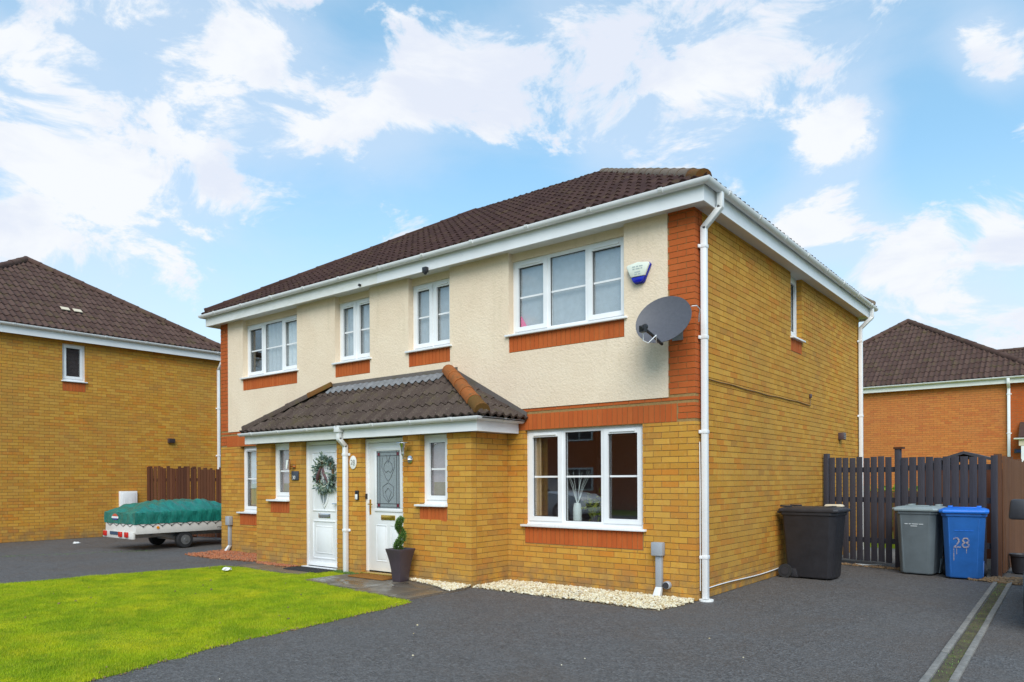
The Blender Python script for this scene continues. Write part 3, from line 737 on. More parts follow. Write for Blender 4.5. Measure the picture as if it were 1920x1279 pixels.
# paving slabs at the two doors
def slab_path(rects):
    base = MB()
    for q in rects: base.prism([(x, y, -0.04) for x, y in q['area']], (0, 0, 0.05))
    root = struct('garden_path', base, ['garden_bed'])
    for q in rects:
        for cx, cy, w, h in q['slabs']:
            mb = MB(); t = rng.uniform(-.002, .003); mb.box(cx - w / 2 + .005, cx + w / 2 - .005, cy - h / 2 + .005, cy + h / 2 - .005, 0.0, 0.022 + t)
            part('paving_slab', mb, ['paving'], root, bevel=0.004)
slab_path([dict(area=[(-5.32, -1.70), (-5.34, -0.80), (-2.82, -0.80), (-2.82, -1.98), (-3.6, -1.95), (-4.4, -1.84)],
                slabs=[(-4.95, -1.09, .70, .56), (-4.25, -1.09, .70, .56), (-3.55, -1.20, .70, .34), (-4.95, -1.55, .66, .36), (-4.27, -1.60, .70, .46), (-3.56, -1.66, .72, .58), (-3.02, -1.66, .36, .66)]),
           dict(area=[(-7.40, -1.42), (-7.95, -0.80), (-5.82, -0.80), (-5.9, -1.22), (-6.1, -1.43)],
                slabs=[(-6.18, -1.10, .60, .58), (-6.80, -1.10, .62, .58), (-7.42, -1.08, .60, .52)])])
# concrete edging between the two drives
def ex(y, o): return 2.705 + o - 0.0165 * y            # the edgings run very slightly askew to the house
root_mb = MB(); root_mb.prism([(ex(-9.4, .04), -9.4, -.03), (ex(-9.4, .15), -9.4, -.03), (ex(4.3, .15), 4.3, -.03), (ex(4.3, .04), 4.3, -.03)], (0, 0, .038)); struct('planting_strip', root_mb, ['moss_strip'])
for k, o_ in enumerate((0.0, 0.165)):
    y = -9.4
    e = thing('edging_kerb', ['narrow concrete edging along the right side of the wide drive', 'narrow concrete edging beside the neighbouring drive at far right'][k], 'kerb', (2.75 + o_, -3, 0), group='concrete edgings between the two drives')
    while y < 4.1:
        y1 = min(y + 0.905, 4.15); dz_ = 0.02 + rng.uniform(-.004, .004); h = .026
        mb = MB(); mb.hexa([(ex(y, o_ - h), y, -.08), (ex(y, o_ + h), y, -.08), (ex(y1, o_ + h), y1, -.08), (ex(y1, o_ - h), y1, -.08), (ex(y, o_ - h), y, dz_), (ex(y, o_ + h), y, dz_), (ex(y1, o_ + h), y1, dz_), (ex(y1, o_ - h), y1, dz_)]); part('kerb_stone', mb, ['kerb_concrete'], e, bevel=0.006); y += 0.912
tag(blades('moss', [(ex(-6, .03), -6), (ex(-6, .14), -6), (ex(4.1, .14), 4.1), (ex(4.1, .03), 4.1)], 0.008, 1100, 0.004, 0.02, 0.006, 'topiary_leaf', 0, 0.9), 'patchy moss and weeds growing between the concrete edgings', 'moss')
pebbles('leaf_litter', [(2.3, 4.0), (2.62, 4.5), (2.95, 4.6), (3.3, 4.2), (3.0, 3.75), (2.6, 3.85)], 0.008, 700, 0.012, 0.03, 'leaf_litter', 'brown leaf litter at the foot of the brown fence', 'leaves', 0.01)
pebbles('leaf_litter', [(0.1, 4.95), (0.1, 5.15), (1.7, 4.82), (1.7, 4.6), (1.2, 4.66)], 0.006, 500, 0.010, 0.022, 'leaf_litter', 'strip of brown debris along the foot of the charcoal fence', 'leaves', 0.008)
tag(blades('weeds', [(-13.2, -3.3), (-12.9, -3.35), (-11.6, -0.9), (-11.9, -0.7)], 0.0, 1500, 0.006, 0.022, 0.007, 'topiary_leaf', 0.06, 0.8), 'thin line of moss and weeds on the tarmac before the trailer', 'weeds')
tag(blades('weeds', [(-5.68, -0.80), (-5.1, -0.80), (-5.12, -0.93), (-5.66, -0.93)], 0.0, 1200, 0.02, 0.07, 0.010, 'topiary_leaf', 0.02, 0.9), 'small weeds growing at the foot of the white porch downpipe', 'weeds')
# back gardens seen through the gaps
g = MB(); g.box(-3.0, 2.6, 5.6, 8.4, -0.05, 0.004); struct('patio', g, ['concrete'])
g = MB(); g.box(-8, 2.6, 8.5, 20.5, -0.05, 0.006); struct('back_lawn', g, ['turf_soil'])

# ------------------------------------------------------------------ the semi-detached house
FR, RT, LF = Face('front', 0.0), Face('right', 0.0), Face('left', -10.5)
DEP, WALLH = 7.83, 4.72
house = thing('semi_detached_house', 'pair of semi-detached brick and cream rendered houses with shared tiled porch', 'house', (-5.25, 3.9, 0))
win_front = {  # openings u0,u1,z0,z1
    'RBW': (-2.82, -0.95, 3.53, 4.70), 'RNW': (-4.875, -3.97, 3.53, 4.70), 'LNW': (-6.73, -5.81, 3.53, 4.70), 'LBW': (-9.655, -7.845, 3.53, 4.70),
    'GRW': (-2.55, -0.703, 0.845, 2.145), 'GLW': (-9.80, -7.96, 0.845, 2.145)}
bricks = []
zS0, zS1, zC = 2.145, 2.37, 2.445
panels = []
for k, (a, b, c, d) in win_front.items():
    z1p = c - 0.042; z0p = z1p - 0.225 if k[0] != 'G' else z1p - 0.235
    panels.append((a, b, z0p, z1p))
holesF = [(a - .0, b + .0, c - .05, d) for a, b, c, d in win_front.values()] + [(a - .008, b + .008, c - .004, d + .004) for a, b, c, d in panels]
courses(FR, -10.5, 0.0, 0.0, zS0, holesF + [(-7.95, -2.87, -1, 9)], 0, bricks)
soldiers(FR, -10.27, -0.235, zS0, zS1, 1, bricks)
courses(FR, -0.225, 0, zS0, zS1, [], 1, bricks, phase=0); courses(FR, -10.5, -10.28, zS0, zS1, [], 1, bricks)
courses(FR, -10.5, 0, zS1, zC, [], 1, bricks)
courses(FR, -0.345, 0, zC, WALLH, [], 1, bricks); courses(FR, -10.5, -10.205, zC, WALLH, [], 1, bricks, phase=1)
for a, b, c, d in panels: soldiers(FR, a, b, c, d, 1, bricks, 0.1)
sidewin = (3.55, 4.10, 3.70, 4.72)
sidepanel = (3.55, 4.09, 3.46, 3.665)
hs = [(sidewin[0], sidewin[1], sidewin[2] - .04, 9), (sidepanel[0] - .008, sidepanel[1] + .008, sidepanel[2], sidepanel[3] + .01)]
courses(RT, 0.222, DEP, 0.0, WALLH, hs, 0, bricks, phase=1)
courses(RT, 0.111, 0.215, 0.0, zS0, [], 0, bricks); courses(RT, 0.111, 0.215, zS0, WALLH, [], 1, bricks)
soldiers(RT, *sidepanel, 1, bricks)
courses(LF, 0.111, DEP, 0.0, WALLH, [], 0, bricks, phase=1)
# porch walls
PY, PX0, PX1 = -0.79, -7.96, -2.857
PF, PR, PL = Face('front', PY), Face('right', PX1), Face('left', PX0)
pw = {'L': (-7.52, -6.98, 1.145, 2.11), 'R': (-3.84, -3.306, 1.125, 2.11)}
pdoor = {'L': (-6.64, -5.71, 0.0, 2.11), 'R': (-5.13, -4.19, 0.0, 2.11)}
ppan = [(-7.52, -6.98, 0.90, 1.10), (-3.84, -3.306, 0.875, 1.08)]
hp = [(a, b, c - .05, d) for a, b, c, d in pw.values()] + list(pdoor.values()) + [(a - .008, b + .008, c, d + .008) for a, b, c, d in ppan]
courses(PF, PX0, PX1, 0.0, 2.11, hp, 0, bricks)
courses(PR, PY + 0.111, -0.01, 0.0, 2.11, [], 0, bricks, phase=1); courses(PL, PY + 0.111, -0.01, 0.0, 2.11, [], 0, bricks, phase=1)
for q in ppan: soldiers(PF, *q, 1, bricks)
wall = MB(); e = 0.004
hw = [(a - e, b + e, c - .03, d) for a, b, c, d in win_front.values()] + [(-5.0, -4.2, -1, 2.1), (-6.5, -5.8, -1, 2.1)]
wall_slab(wall, FR, -10.494, -0.006, -0.1, WALLH, hw, 0.007, 0.20)
wall_slab(wall, RT, 0.20, DEP - .006, -0.1, WALLH, [(sidewin[0] - e, sidewin[1] + e, sidewin[2] - .03, 9)], 0.007, 0.20)
wall_slab(wall, LF, 0.20, DEP - .006, -0.1, WALLH, [], 0.007, 0.20)
wall.box(-10.49, -0.01, DEP - 0.2, DEP, -0.1, WALLH)
hq = [(a - e, b + e, c - .03, d) for a, b, c, d in list(pw.values()) + list(pdoor.values())]
wall_slab(wall, PF, PX0 + .006, PX1 - .006, -0.1, 2.11, hq, 0.007, 0.105)
wall_slab(wall, PR, PY + .105, 0.0, -0.1, 2.11, [], 0.007, 0.105); wall_slab(wall, PL, PY + .105, 0.0, -0.1, 2.11, [], 0.007, 0.105)
W = part('wall', wall, ['mortar'], house)
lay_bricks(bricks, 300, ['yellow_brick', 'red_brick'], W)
# rooms behind the glass
rm = MB()
rm.box(-10.2, -0.25, 3.2, 3.3, 0.0, 4.6); rm.box(-5.3, -5.2, 0.25, 3.2, 0.0, 4.6); rm.box(-10.2, -0.25, 0.22, 3.2, 2.35, 2.5); rm.box(-10.2, -0.25, 0.22, 3.2, 4.62, 4.66); rm.box(-10.2, -0.25, 0.22, 3.2, 0.0, 0.05)
rm.box(-3.45, -3.35, 0.25, 3.2, 0.05, 4.6); rm.box(-7.15, -7.05, 0.25, 3.2, 0.05, 4.6)
part('room_partition', rm, ['room_wall'], house)
# cream render
rn = MB(); zR0, zR1 = zC + 0.006, WALLH
hr = [(a, b, c - .05, 9) for a, b, c, d in win_front.values() if c > 3] + [(a - .003, b + .003, c - .003, d + .02) for a, b, c, d in panels if c > 3]
wall_slab(rn, FR, -10.205, -0.348, zR0, zR1, hr, -0.012, 0.02)
for k, (a, b, c, d) in win_front.items():
    if c > 3:
        rn.box(a - .013, a, 0.0205, 0.16, c - .05, zR1); rn.box(b, b + .013, 0.0205, 0.16, c - .05, zR1)     # reveals
        rn.box(a, b, 0.075, 0.16, 4.575, zR1)                                                    # head
part('render_panel', rn, ['render_coat'], house)
T3 = [(0.33, True), (0.34, False), (0.33, True)]
T2 = [(0.5, True), (0.5, True)]
sky_grey = 'sky_grey_sheet'  # sheets added behind the upper panes; their grey paints the sky reflection
window(house, FR, *win_front['RBW'][:3], 4.575, 0.10, T3, blind=[(-2.8, -0.97, 3.5, 4.6, sky_grey, False)])
window(house, FR, *win_front['RNW'][:3], 4.575, 0.10, T2, vents=True, blind=[(-4.85, -3.99, 3.5, 4.6, sky_grey, False)])
window(house, FR, *win_front['LNW'][:3], 4.575, 0.10, T2, blind=[(-6.7, -5.83, 3.5, 4.6, sky_grey, True)])
window(house, FR, *win_front['LBW'][:3], 4.575, 0.10, T3, blind=[(-9.05, -8.45, 3.5, 4.6, sky_grey, True), (-8.44, -7.86, 3.5, 4.6, 'white_blind', True)])
window(house, FR, *win_front['GRW'], 0.06, T3, blind=[(-2.5, -2.36, 0.85, 2.14, 'beige_curtain', True)])
window(house, FR, *win_front['GLW'], 0.10, T3, blind=[(-9.7, -7.98, 1.30, 2.14, 'white_blind', False), (-9.7, -7.98, 0.85, 1.29, 'beige_curtain', True)])
window(house, RT, *sidewin[:3], 4.69, 0.085, [(1.0, True)], bar=0, vents=False, sill=(0.03, 0.03), fw=0.06)
for k, (a, b, c, d) in pw.items():
    window(house, PF, a, b, c, d - .01, 0.10, [(1.0, True)], vents=False, sill=(0.06, 0.012), fw=0.062, sill_proj=0.06, blind=[(a + .03, b - .03, c + .05, d - .05, 'room_wall', False)])

# doors
def door(F, u0, u1, z0, z1, d):
    fr_ = MB(); fw = 0.06
    F.box(fr_, u0, u0 + fw, d, d + .07, z0, z1); F.box(fr_, u1 - fw, u1, d, d + .07, z0, z1); F.box(fr_, u0 + fw, u1 - fw, d, d + .07, z1 - fw, z1)
    dr = part('door', fr_, ['white_plastic'], house, bevel=0.004)
    lf = MB(); F.box(lf, u0 + fw + .004, u1 - fw - .004, d + .012, d + .055, z0 + .012, z1 - fw - .004); part('leaf', lf, ['white_plastic'], dr, bevel=0.004)
    return dr, u0 + fw + .004, u1 - fw - .004
def moulding(F, par, u0, u1, z0, z1, d, w=0.022, proud=0.012, name='panel_moulding'):
    q = MB()
    for (a, b, c, e_) in ((u0, u1, z0, z0 + w), (u0, u1, z1 - w, z1), (u0, u0 + w, z0 + w, z1 - w), (u1 - w, u1, z0 + w, z1 - w)):
        F.box(q, a, b, d - proud, d + .002, c, e_)
    return part(name, q, ['white_plastic'], par, bevel=0.006)
D = 0.10; dz = D + .012
dl, a, b = door(PF, *pdoor['L'][:2], 0.04, 2.10, D)
moulding(PF, dl, a + .10, b - .10, 0.95, 1.93, dz); moulding(PF, dl, a + .10, b - .10, 0.17, 0.80, dz); moulding(PF, dl, a + .19, b - .19, 0.26, 0.71, dz)
q = MB(); PF.box(q, a + .21, b - .21, dz - .012, dz + .001, 0.28, 0.69); part('raised_panel', q, ['white_plastic'], dl, bevel=0.010)
q = MB(); PF.box(q, a, b, D - .035, dz + .001, 0.055, 0.105); part('weather_bar', q, ['white_plastic'], dl, bevel=0.006)
cx = (a + b) / 2 + .01
shield = [(cx - .125, 1.40), (cx - .125, 1.25), (cx - .10, 1.14), (cx - .05, 1.05), (cx, 1.0), (cx + .05, 1.05), (cx + .10, 1.14), (cx + .125, 1.25), (cx + .125, 1.40), (cx + .08, 1.50), (cx, 1.55), (cx - .08, 1.50)]
q = MB(); q.prism([(x, PY + dz - .016, z) for x, z in shield], (0, .018, 0)); part('light_surround', q, ['white_plastic'], dl, bevel=0.006)
sm = [(cx + (x - cx) * .74, 1.26 + (z - 1.26) * .78) for x, z in shield]
q = MB(); q.prism([(x, PY + dz - .021, z) for x, z in sm], (0, .006, 0)); part('pane', q, ['frosted_glass'], dl)
q = MB(); q.box(cx - .006, cx + .006, PY + dz - .026, PY + dz - .0215, 1.07, 1.47); q.box(cx - .09, cx + .09, PY + dz - .026, PY + dz - .0215, 1.235, 1.247); part('lead_cross', q, ['white_plastic'], dl)
q = MB(); PF.box(q, cx - .155, cx + .155, dz - .012, dz + .002, 0.845, 0.915); part('letterbox', q, ['chrome'], dl, bevel=0.005)
q = MB(); PF.box(q, cx - .13, cx + .13, dz - .016, dz - .0125, 0.862, 0.895); part('letterbox_flap', q, ['galvanised'], dl)
q = MB(); PF.box(q, b - .055, b - .015, dz - .014, dz + .001, 0.94, 1.16); q.tube([PF.P(b - .035, dz - .03, 1.08), PF.P(b - .14, dz - .045, 1.08)], .009, 8); part('door_handle', q, ['chrome'], dl)
dr_, a, b = door(PF, *pdoor['R'][:2], 0.06, 2.09, D)
gu0, gu1, gz0, gz1 = -4.88, -4.36, 1.03, 1.90
moulding(PF, dr_, gu0 - .05, gu1 + .05, gz0 - .05, gz1 + .05, dz, .05, .016, 'glazing_bead')
q = MB(); PF.box(q, gu0, gu1, dz - .006, dz + .002, gz0, gz1); part('pane', q, ['frosted_glass'], dr_)
q = MB()
for (x0, x1, z0, z1) in ((gu0 + .07, gu0 + .078, gz0, gz1), (gu1 - .078, gu1 - .07, gz0, gz1), (gu0, gu1, gz0 + .07, gz0 + .078), (gu0, gu1, gz1 - .078, gz1 - .07),
                         (gu0 + .02, gu0 + .026, gz0, gz1), (gu1 - .026, gu1 - .02, gz0, gz1), (gu0, gu1, gz0 + .02, gz0 + .026), (gu0, gu1, gz1 - .026, gz1 - .02)):
    PF.box(q, x0, x1, dz - .0105, dz - .0065, z0, z1)
uc = (gu0 + gu1) / 2
def curl(pts): q.tube([PF.P(uc + x, dz - .009, z) for x, z in pts], .0035, 5)
for s_ in (-1, 1):
    curl([(s_ * .02, 1.75), (s_ * .08, 1.70), (s_ * .10, 1.62), (s_ * .05, 1.57), (0, 1.60)]); curl([(s_ * .13, 1.80), (s_ * .14, 1.65), (s_ * .06, 1.50), (0, 1.44)])
    curl([(0, 1.34), (s_ * .07, 1.28), (s_ * .03, 1.20), (0, 1.14)]); curl([(0, 1.42), (s_ * .12, 1.36), (s_ * .11, 1.22), (0, 1.12)]); curl([(s_ * .05, 1.84), (0, 1.72)])
part('lead_tracery', q, ['lead_strip'], dr_)
for x in (gu0 + .052, gu1 - .052):
    for z in (gz0 + .052, gz1 - .052):
        q = MB(); PF.box(q, x - .027, x + .027, dz - .0095, dz - .006, z - .027, z + .027); part('glass_square', q, ['red_glass'], dr_)
q = MB(); PF.box(q, -4.785, -4.475, dz - .012, dz + .002, 0.855, 0.93); part('letterbox', q, ['gold_metal'], dr_, bevel=0.006)
for s0, s1 in ((-4.90, -4.66), (-4.58, -4.34)):
    moulding(PF, dr_, s0, s1, 0.22, 0.78, dz, .016, .008)
    q = MB(); PF.box(q, s0 + .03, s1 - .03, dz - .008, dz + .001, 0.25, 0.75); part('raised_panel', q, ['white_plastic'], dr_, bevel=0.007)
q = MB(); PF.box(q, a + .018, a + .052, dz - .010, dz + .001, 0.93, 1.16); q.tube([PF.P(a + .035, dz - .005, 1.09), PF.P(a + .035, dz - .05, 1.09), PF.P(a + .13, dz - .052, 1.09)], .009, 8); part('door_handle', q, ['gold_metal'], dr_)
q = MB(); PF.box(q, pdoor['R'][0], pdoor['R'][1], -.02, .10, 0.005, 0.058); part('threshold', q, ['gold_metal'], dr_, bevel=0.004)
q = MB(); PF.box(q, pdoor['R'][0] + .012, pdoor['R'][0] + .045, D - .02, D - .001, 1.17, 1.25); part('alarm_contact', q, ['charcoal_plastic'], dr_)
q = MB(); q.box(pdoor['L'][0], pdoor['L'][1], PY - .01, PY + .10, 0.0, 0.038); part('threshold', q, ['white_plastic'], dl)
# dark lining behind both doors
q = MB(); q.box(-6.7, -5.65, PY + .3, PY + .32, 0, 2.1); q.box(-5.2, -4.1, PY + .3, PY + .32, 0, 2.1); q.box(PX0 + .11, PX1 - .11, PY + .34, PY + .36, 0, 2.1); part('porch_lining', q, ['room_wall'], house)

# eaves
FZ0, FZ1 = 4.655, 4.87
def board(name, mat, *bx):
    q = MB(); q.box(*bx); return part(name, q, [mat], house)
board('fascia', 'white_plastic', -5.39, 0.21, -0.21, -0.19, FZ0, FZ1)
board('fascia', 'weathered_plastic', -10.71, -5.392, -0.211, -0.19, FZ0, FZ1)
board('fascia', 'white_plastic', 0.19, 0.21, -0.19, DEP + .21, FZ0, FZ1)
board('fascia', 'weathered_plastic', -10.71, -10.69, -0.19, DEP + .21, FZ0, FZ1)
board('fascia', 'white_plastic', -10.69, 0.19, DEP + .19, DEP + .21, FZ0, FZ1)
SZ0, SZ1 = 4.690, 4.702
board('soffit', 'soffit_board', -10.69, 0.19, -0.19, 0.10, SZ0, SZ1)
board('soffit', 'soffit_board', -0.10, 0.19, 0.10, DEP + .19, SZ0, SZ1)
board('soffit', 'soffit_board', -10.69, -10.40, 0.10, DEP + .19, SZ0, SZ1)
GZ, GRD = 4.875, 0.056
gutter(house, (-10.71, -0.212), (0.212, -0.212), (0, -1), GZ, GRD, 1, 1)
gutter(house, (0.212, -0.212), (0.212, DEP + .21), (1, 0), GZ, GRD, 1, 0)
gutter(house, (-10.712, DEP + .21), (-10.712, -0.212), (-1, 0), GZ, GRD, 0, 1)

def downpipe(parent, pts, clips, face='x', w=0.068, mat='white_plastic', name='downpipe', cdir=(1, 0, 0)):
    mb = MB()
    for p, q in zip(pts[:-1], pts[1:]):
        t = (Vector(q) - Vector(p)).normalized(); mb.strut(Vector(p) - t * .012, Vector(q) + t * .012, w, w, (0, 1, 0) if face == 'x' else (1, 0, 0))
    d = part(name, mb, [mat], parent, bevel=0.006)
    for (x, y, z) in clips:
        c = MB(); c.box(x - w / 2 - .006, x + w / 2 + .006, y - w / 2 - .006, y + w / 2 + .006, z - .022, z + .022)
        if face == 'x': c.box(x - w / 2 - .02, x - w / 2, y - w / 2 - .03, y + w / 2 + .03, z - .02, z + .02)
        else: c.box(x - w / 2 - .03, x + w / 2 + .03, y + w / 2, y + w / 2 + .02, z - .02, z + .02)
        part('pipe_clip', c, [mat], d, bevel=0.004)
    return d
px_ = 0.062
downpipe(house, [(px_, .13, .03), (px_, .13, 4.46), (.268, .13, 4.66), (.268, .13, 4.86)], [(px_, .13, z) for z in (0.52, 2.02, 3.15, 4.24)])
downpipe(house, [(px_, DEP - .12, .03), (px_, DEP - .12, 4.46), (.268, DEP - .10, 4.66), (.268, DEP - .10, 4.86)], [(px_, DEP - .12, z) for z in (2.7, 4.2)])
q = MB(); q.lathe([(0.085, 0.0), (0.085, 0.02), (0.06, 0.022), (0.06, 0.004)], (px_ + .02, .10, 0.0), 16); part('drain_collar', q, ['paper_white'], house)

# main roof
EY, EX0, EX1, EZ = -0.255, -10.755, 0.255, 4.885
RZ, RY, RX0, RX1 = 7.33, 3.915, -6.85, -3.62
roof_deck = MB()
c0, c1, c2, c3 = (EX0 + .03, EY + .03, EZ - .03), (EX1 - .03, EY + .03, EZ - .03), (EX1 - .03, 2 * RY - EY - .03, EZ - .03), (EX0 + .03, 2 * RY - EY - .03, EZ - .03)
r0, r1 = (RX0, RY, RZ - .05), (RX1, RY, RZ - .05)
roof_deck.add([c0, c1, c2, c3, r0, r1], [(0, 1, 5, 4), (1, 2, 5), (2, 3, 4, 5), (3, 0, 4), (0, 3, 2, 1)])
ROOF = part('roof', roof_deck, ['tarmac_strip'], house)
def hip_plane(pc, pr, keep):   # vertical plane through hip from corner pc to ridge end pr, keep side containing point keep
    d = Vector(pr) - Vector(pc); n = Vector((d.y, -d.x, 0)).normalized()
    if (Vector(keep) - Vector(pc)).dot(n) > 0: n = -n
    return (Vector(pc), n)
def tiled_hip(parent, mat, x0, x1, y0, y1, ez, ridge, n_front, n_right, **kw):
    """ridge = (ax,ay,bx,by,rz): ridge ends A and B; corners x0..x1,y0..y1"""
    ax, ay, bx, by, rz = ridge; A, B = (ax, ay, rz), (bx, by, rz); c = [(x0, y0, ez), (x1, y0, ez), (x1, y1, ez), (x0, y1, ez)]
    along_x = abs(ax - bx) >= abs(ay - by)
    def nrm(a, s): return Vector(a).cross(Vector(s)).normalized()
    def do(O, a, up, width, planes, ns):
        s = Vector(up).normalized(); slope(parent, mat, O, a, s, nrm(a, s), width, Vector(up).length - .04, planes, ns, **kw)
    mid = ((ax + bx) / 2, (ay + by) / 2, 0)
    L, R_ = (A, B) if along_x else (A, A)
    # front face
    F_ = A if not along_x else None
    if along_x:
        do(c[0], (1, 0, 0), (0, ay - y0, rz - ez), x1 - x0, [hip_plane(c[0], A, (mid[0], y0, 0)), hip_plane(c[1], B, (mid[0], y0, 0))], n_front)
        do(c[1], (0, 1, 0), (bx - x1, 0, rz - ez), y1 - y0, [hip_plane(c[1], B, (x1, mid[1], 0)), hip_plane(c[2], B, (x1, mid[1], 0))], n_right)
        do(c[2], (-1, 0, 0), (0, by - y1, rz - ez), x1 - x0, [hip_plane(c[2], B, (mid[0], y1, 0)), hip_plane(c[3], A, (mid[0], y1, 0))], 0)
        do(c[3], (0, -1, 0), (ax - x0, 0, rz - ez), y1 - y0, [hip_plane(c[3], A, (x0, mid[1], 0)), hip_plane(c[0], A, (x0, mid[1], 0))], 0)
    else:   # ridge along y, A nearer
        do(c[0], (1, 0, 0), (0, ay - y0, rz - ez), x1 - x0, [hip_plane(c[0], A, (mid[0], y0, 0)), hip_plane(c[1], A, (mid[0], y0, 0))], n_front)
        do(c[1], (0, 1, 0), (ax - x1, 0, rz - ez), y1 - y0, [hip_plane(c[1], A, (x1, mid[1], 0)), hip_plane(c[2], B, (x1, mid[1], 0))], n_right)
        do(c[3], (0, -1, 0), (ax - x0, 0, rz - ez), y1 - y0, [hip_plane(c[3], B, (x0, mid[1], 0)), hip_plane(c[0], A, (x0, mid[1], 0))], 0)
tiled_hip(ROOF, 'roof_tile_plum', EX0, EX1, EY, 2 * RY - EY, EZ, (RX0, RY, RX1, RY, RZ), 200, 0)
hz_ = -0.02
ridge_run(ROOF, ['ridge_tile_moss', 'ridge_tile_grey'], (EX1 - .05, EY + .05, EZ + .035), (RX1, RY, RZ + hz_), 0.095)
ridge_run(ROOF, ['roof_tile_plum'], (EX0 + .05, EY + .05, EZ + .06), (RX0, RY, RZ + hz_), 0.09)
ridge_run(ROOF, ['roof_tile_plum'], (RX0, RY, RZ - .045), (RX1, RY, RZ - .045), 0.09)
ridge_run(ROOF, ['ridge_tile_grey'], (EX1 - .05, 2 * RY - EY - .05, EZ + .06), (RX1, RY, RZ + hz_), 0.10)
ridge_run(ROOF, ['ridge_tile_grey'], (EX0 + .05, 2 * RY - EY - .05, EZ + .06), (RX0, RY, RZ + hz_), 0.10)

# porch roof
pE, pX0, pX1, pZ = -0.945, -8.20, -2.50, 2.300
pA0, pA1, pT = -6.78, -3.98, 3.06
pdk = MB()
pdk.add([(pX0 + .02, pE + .03, pZ - .03), (pX1 - .02, pE + .03, pZ - .03), (pX1 - .02, 0, pZ - .03), (pX0 + .02, 0, pZ - .03), (pA0, 0, pT - .05), (pA1, 0, pT - .05)],
        [(0, 1, 5, 4), (1, 2, 5), (2, 3, 4, 5), (3, 0, 4), (0, 3, 2, 1)])
PROOF = part('porch_roof', pdk, ['tarmac_strip'], house)
A, B = (pA0, 0, pT), (pA1, 0, pT)
wallp = (Vector((0, -0.012, 0)), Vector((0, 1, 0)))
def sl(O, a, up, width, planes, ns):
    s = Vector(up).normalized(); slope(PROOF, 'roof_tile_grey', O, a, s, Vector(a).cross(s).normalized(), width, Vector(up).length - .02, planes, ns, amp=0.042, gauge=0.31, w=0.30)
sl((pX0, pE, pZ), (1, 0, 0), (0, -pE, pT - pZ), pX1 - pX0, [hip_plane((pX0, pE, pZ), A, (-5, pE, 0)), hip_plane((pX1, pE, pZ), B, (-5, pE, 0)), wallp], 90)
sl((pX1, pE, pZ), (0, 1, 0), (pA1 - pX1, 0, pT - pZ), -pE, [hip_plane((pX1, pE, pZ), B, (pX1, -.1, 0)), wallp], 20)
sl((pX0, 0, pZ), (0, -1, 0), (pA0 - pX0, 0, pT - pZ), -pE, [hip_plane((pX0, pE, pZ), A, (pX0, -.1, 0)), wallp], 0)
ridge_run(PROOF, ['ridge_tile_moss', 'ridge_tile_rust'], (pX1 - .06, pE + .04, pZ + .055), (pA1 + .02, -.05, pT + .05), 0.105, 0.40)
ridge_run(PROOF, ['roof_tile_grey', 'roof_tile_grey', 'roof_tile_grey', 'ridge_tile_moss'], (pX0 + .05, pE + .04, pZ + .05), (pA0, -.05, pT + .045), 0.085, 0.42)
q = MB(); q.box(pA0 - .12, pA1 + .17, -0.030, -0.0125, pT - .02, pT + .10); part('lead_flashing', q, ['lead_flashing'], PROOF)
q = MB(); xs_ = np.linspace(pA0 + .02, pA1 - .06, 150); vs = []
for x in xs_:
    h = .036 * (0.5 + 0.5 * math.cos(2 * math.pi * (x - pX0 - .075) / .15)) ** 1.5
    for y_, k_ in ((-.20, 1), (-.10, .8), (-.031, .3)): vs.append((x, y_, pT + (pT - pZ) / -pE * y_ + .062 + h * k_))
q.add(vs, [(3 * i + j, 3 * i + 3 + j, 3 * i + 4 + j, 3 * i + 1 + j) for i in range(149) for j in range(2)]); part('lead_apron', q, ['lead_sheet'], PROOF, 50)
for sx in (1, -1):
    x0_, x1_ = (pX1, pA1) if sx > 0 else (pX0, pA0)
    q = MB(); q.prism([(x0_, -.013, pZ + .02), (x1_ + sx * .12, -.013, pT - .02), (x1_ + sx * .12, -.013, pT + .08), (x0_, -.013, pZ + .10)], (0, -.02, 0)); part('lead_flashing', q, ['lead_flashing'], PROOF)
pf0, pf1 = 2.105, 2.285
board('porch_fascia', 'white_plastic', -5.39, -2.65, -0.91, -0.89, pf0, pf1)
board('porch_fascia', 'weathered_plastic', -8.13, -5.392, -0.911, -0.89, pf0, pf1)
board('porch_fascia', 'white_plastic', -2.67, -2.65, -0.89, -0.014, pf0, pf1)
board('porch_fascia', 'white_plastic', -8.13, -8.11, -0.89, -0.014, pf0, pf1)
board('porch_soffit', 'soffit_board', -8.11, -2.67, -0.89, -0.014, 2.112, 2.124)
gutter(house, (-8.20, -0.912), (-2.648, -0.912), (0, -1), 2.288, 0.05, 0, 1, bracket=0.75)
gutter(house, (-2.648, -0.912), (-2.648, 0.03), (1, 0), 2.288, 0.05, 1, 0, bracket=0.5)
dpx = -5.435
downpipe(house, [(dpx, PY - .048, .03), (dpx, PY - .048, 1.99), (dpx, -0.962, 2.10), (dpx, -0.962, 2.25)], [(dpx, PY - .048, z) for z in (0.68, 1.86)], 'y', w=0.066)
q = MB(); q.box(dpx - .055, dpx + .055, -1.02, -0.915, 2.20, 2.30); part('gutter_outlet', q, ['white_gutter'], house, bevel=0.008)

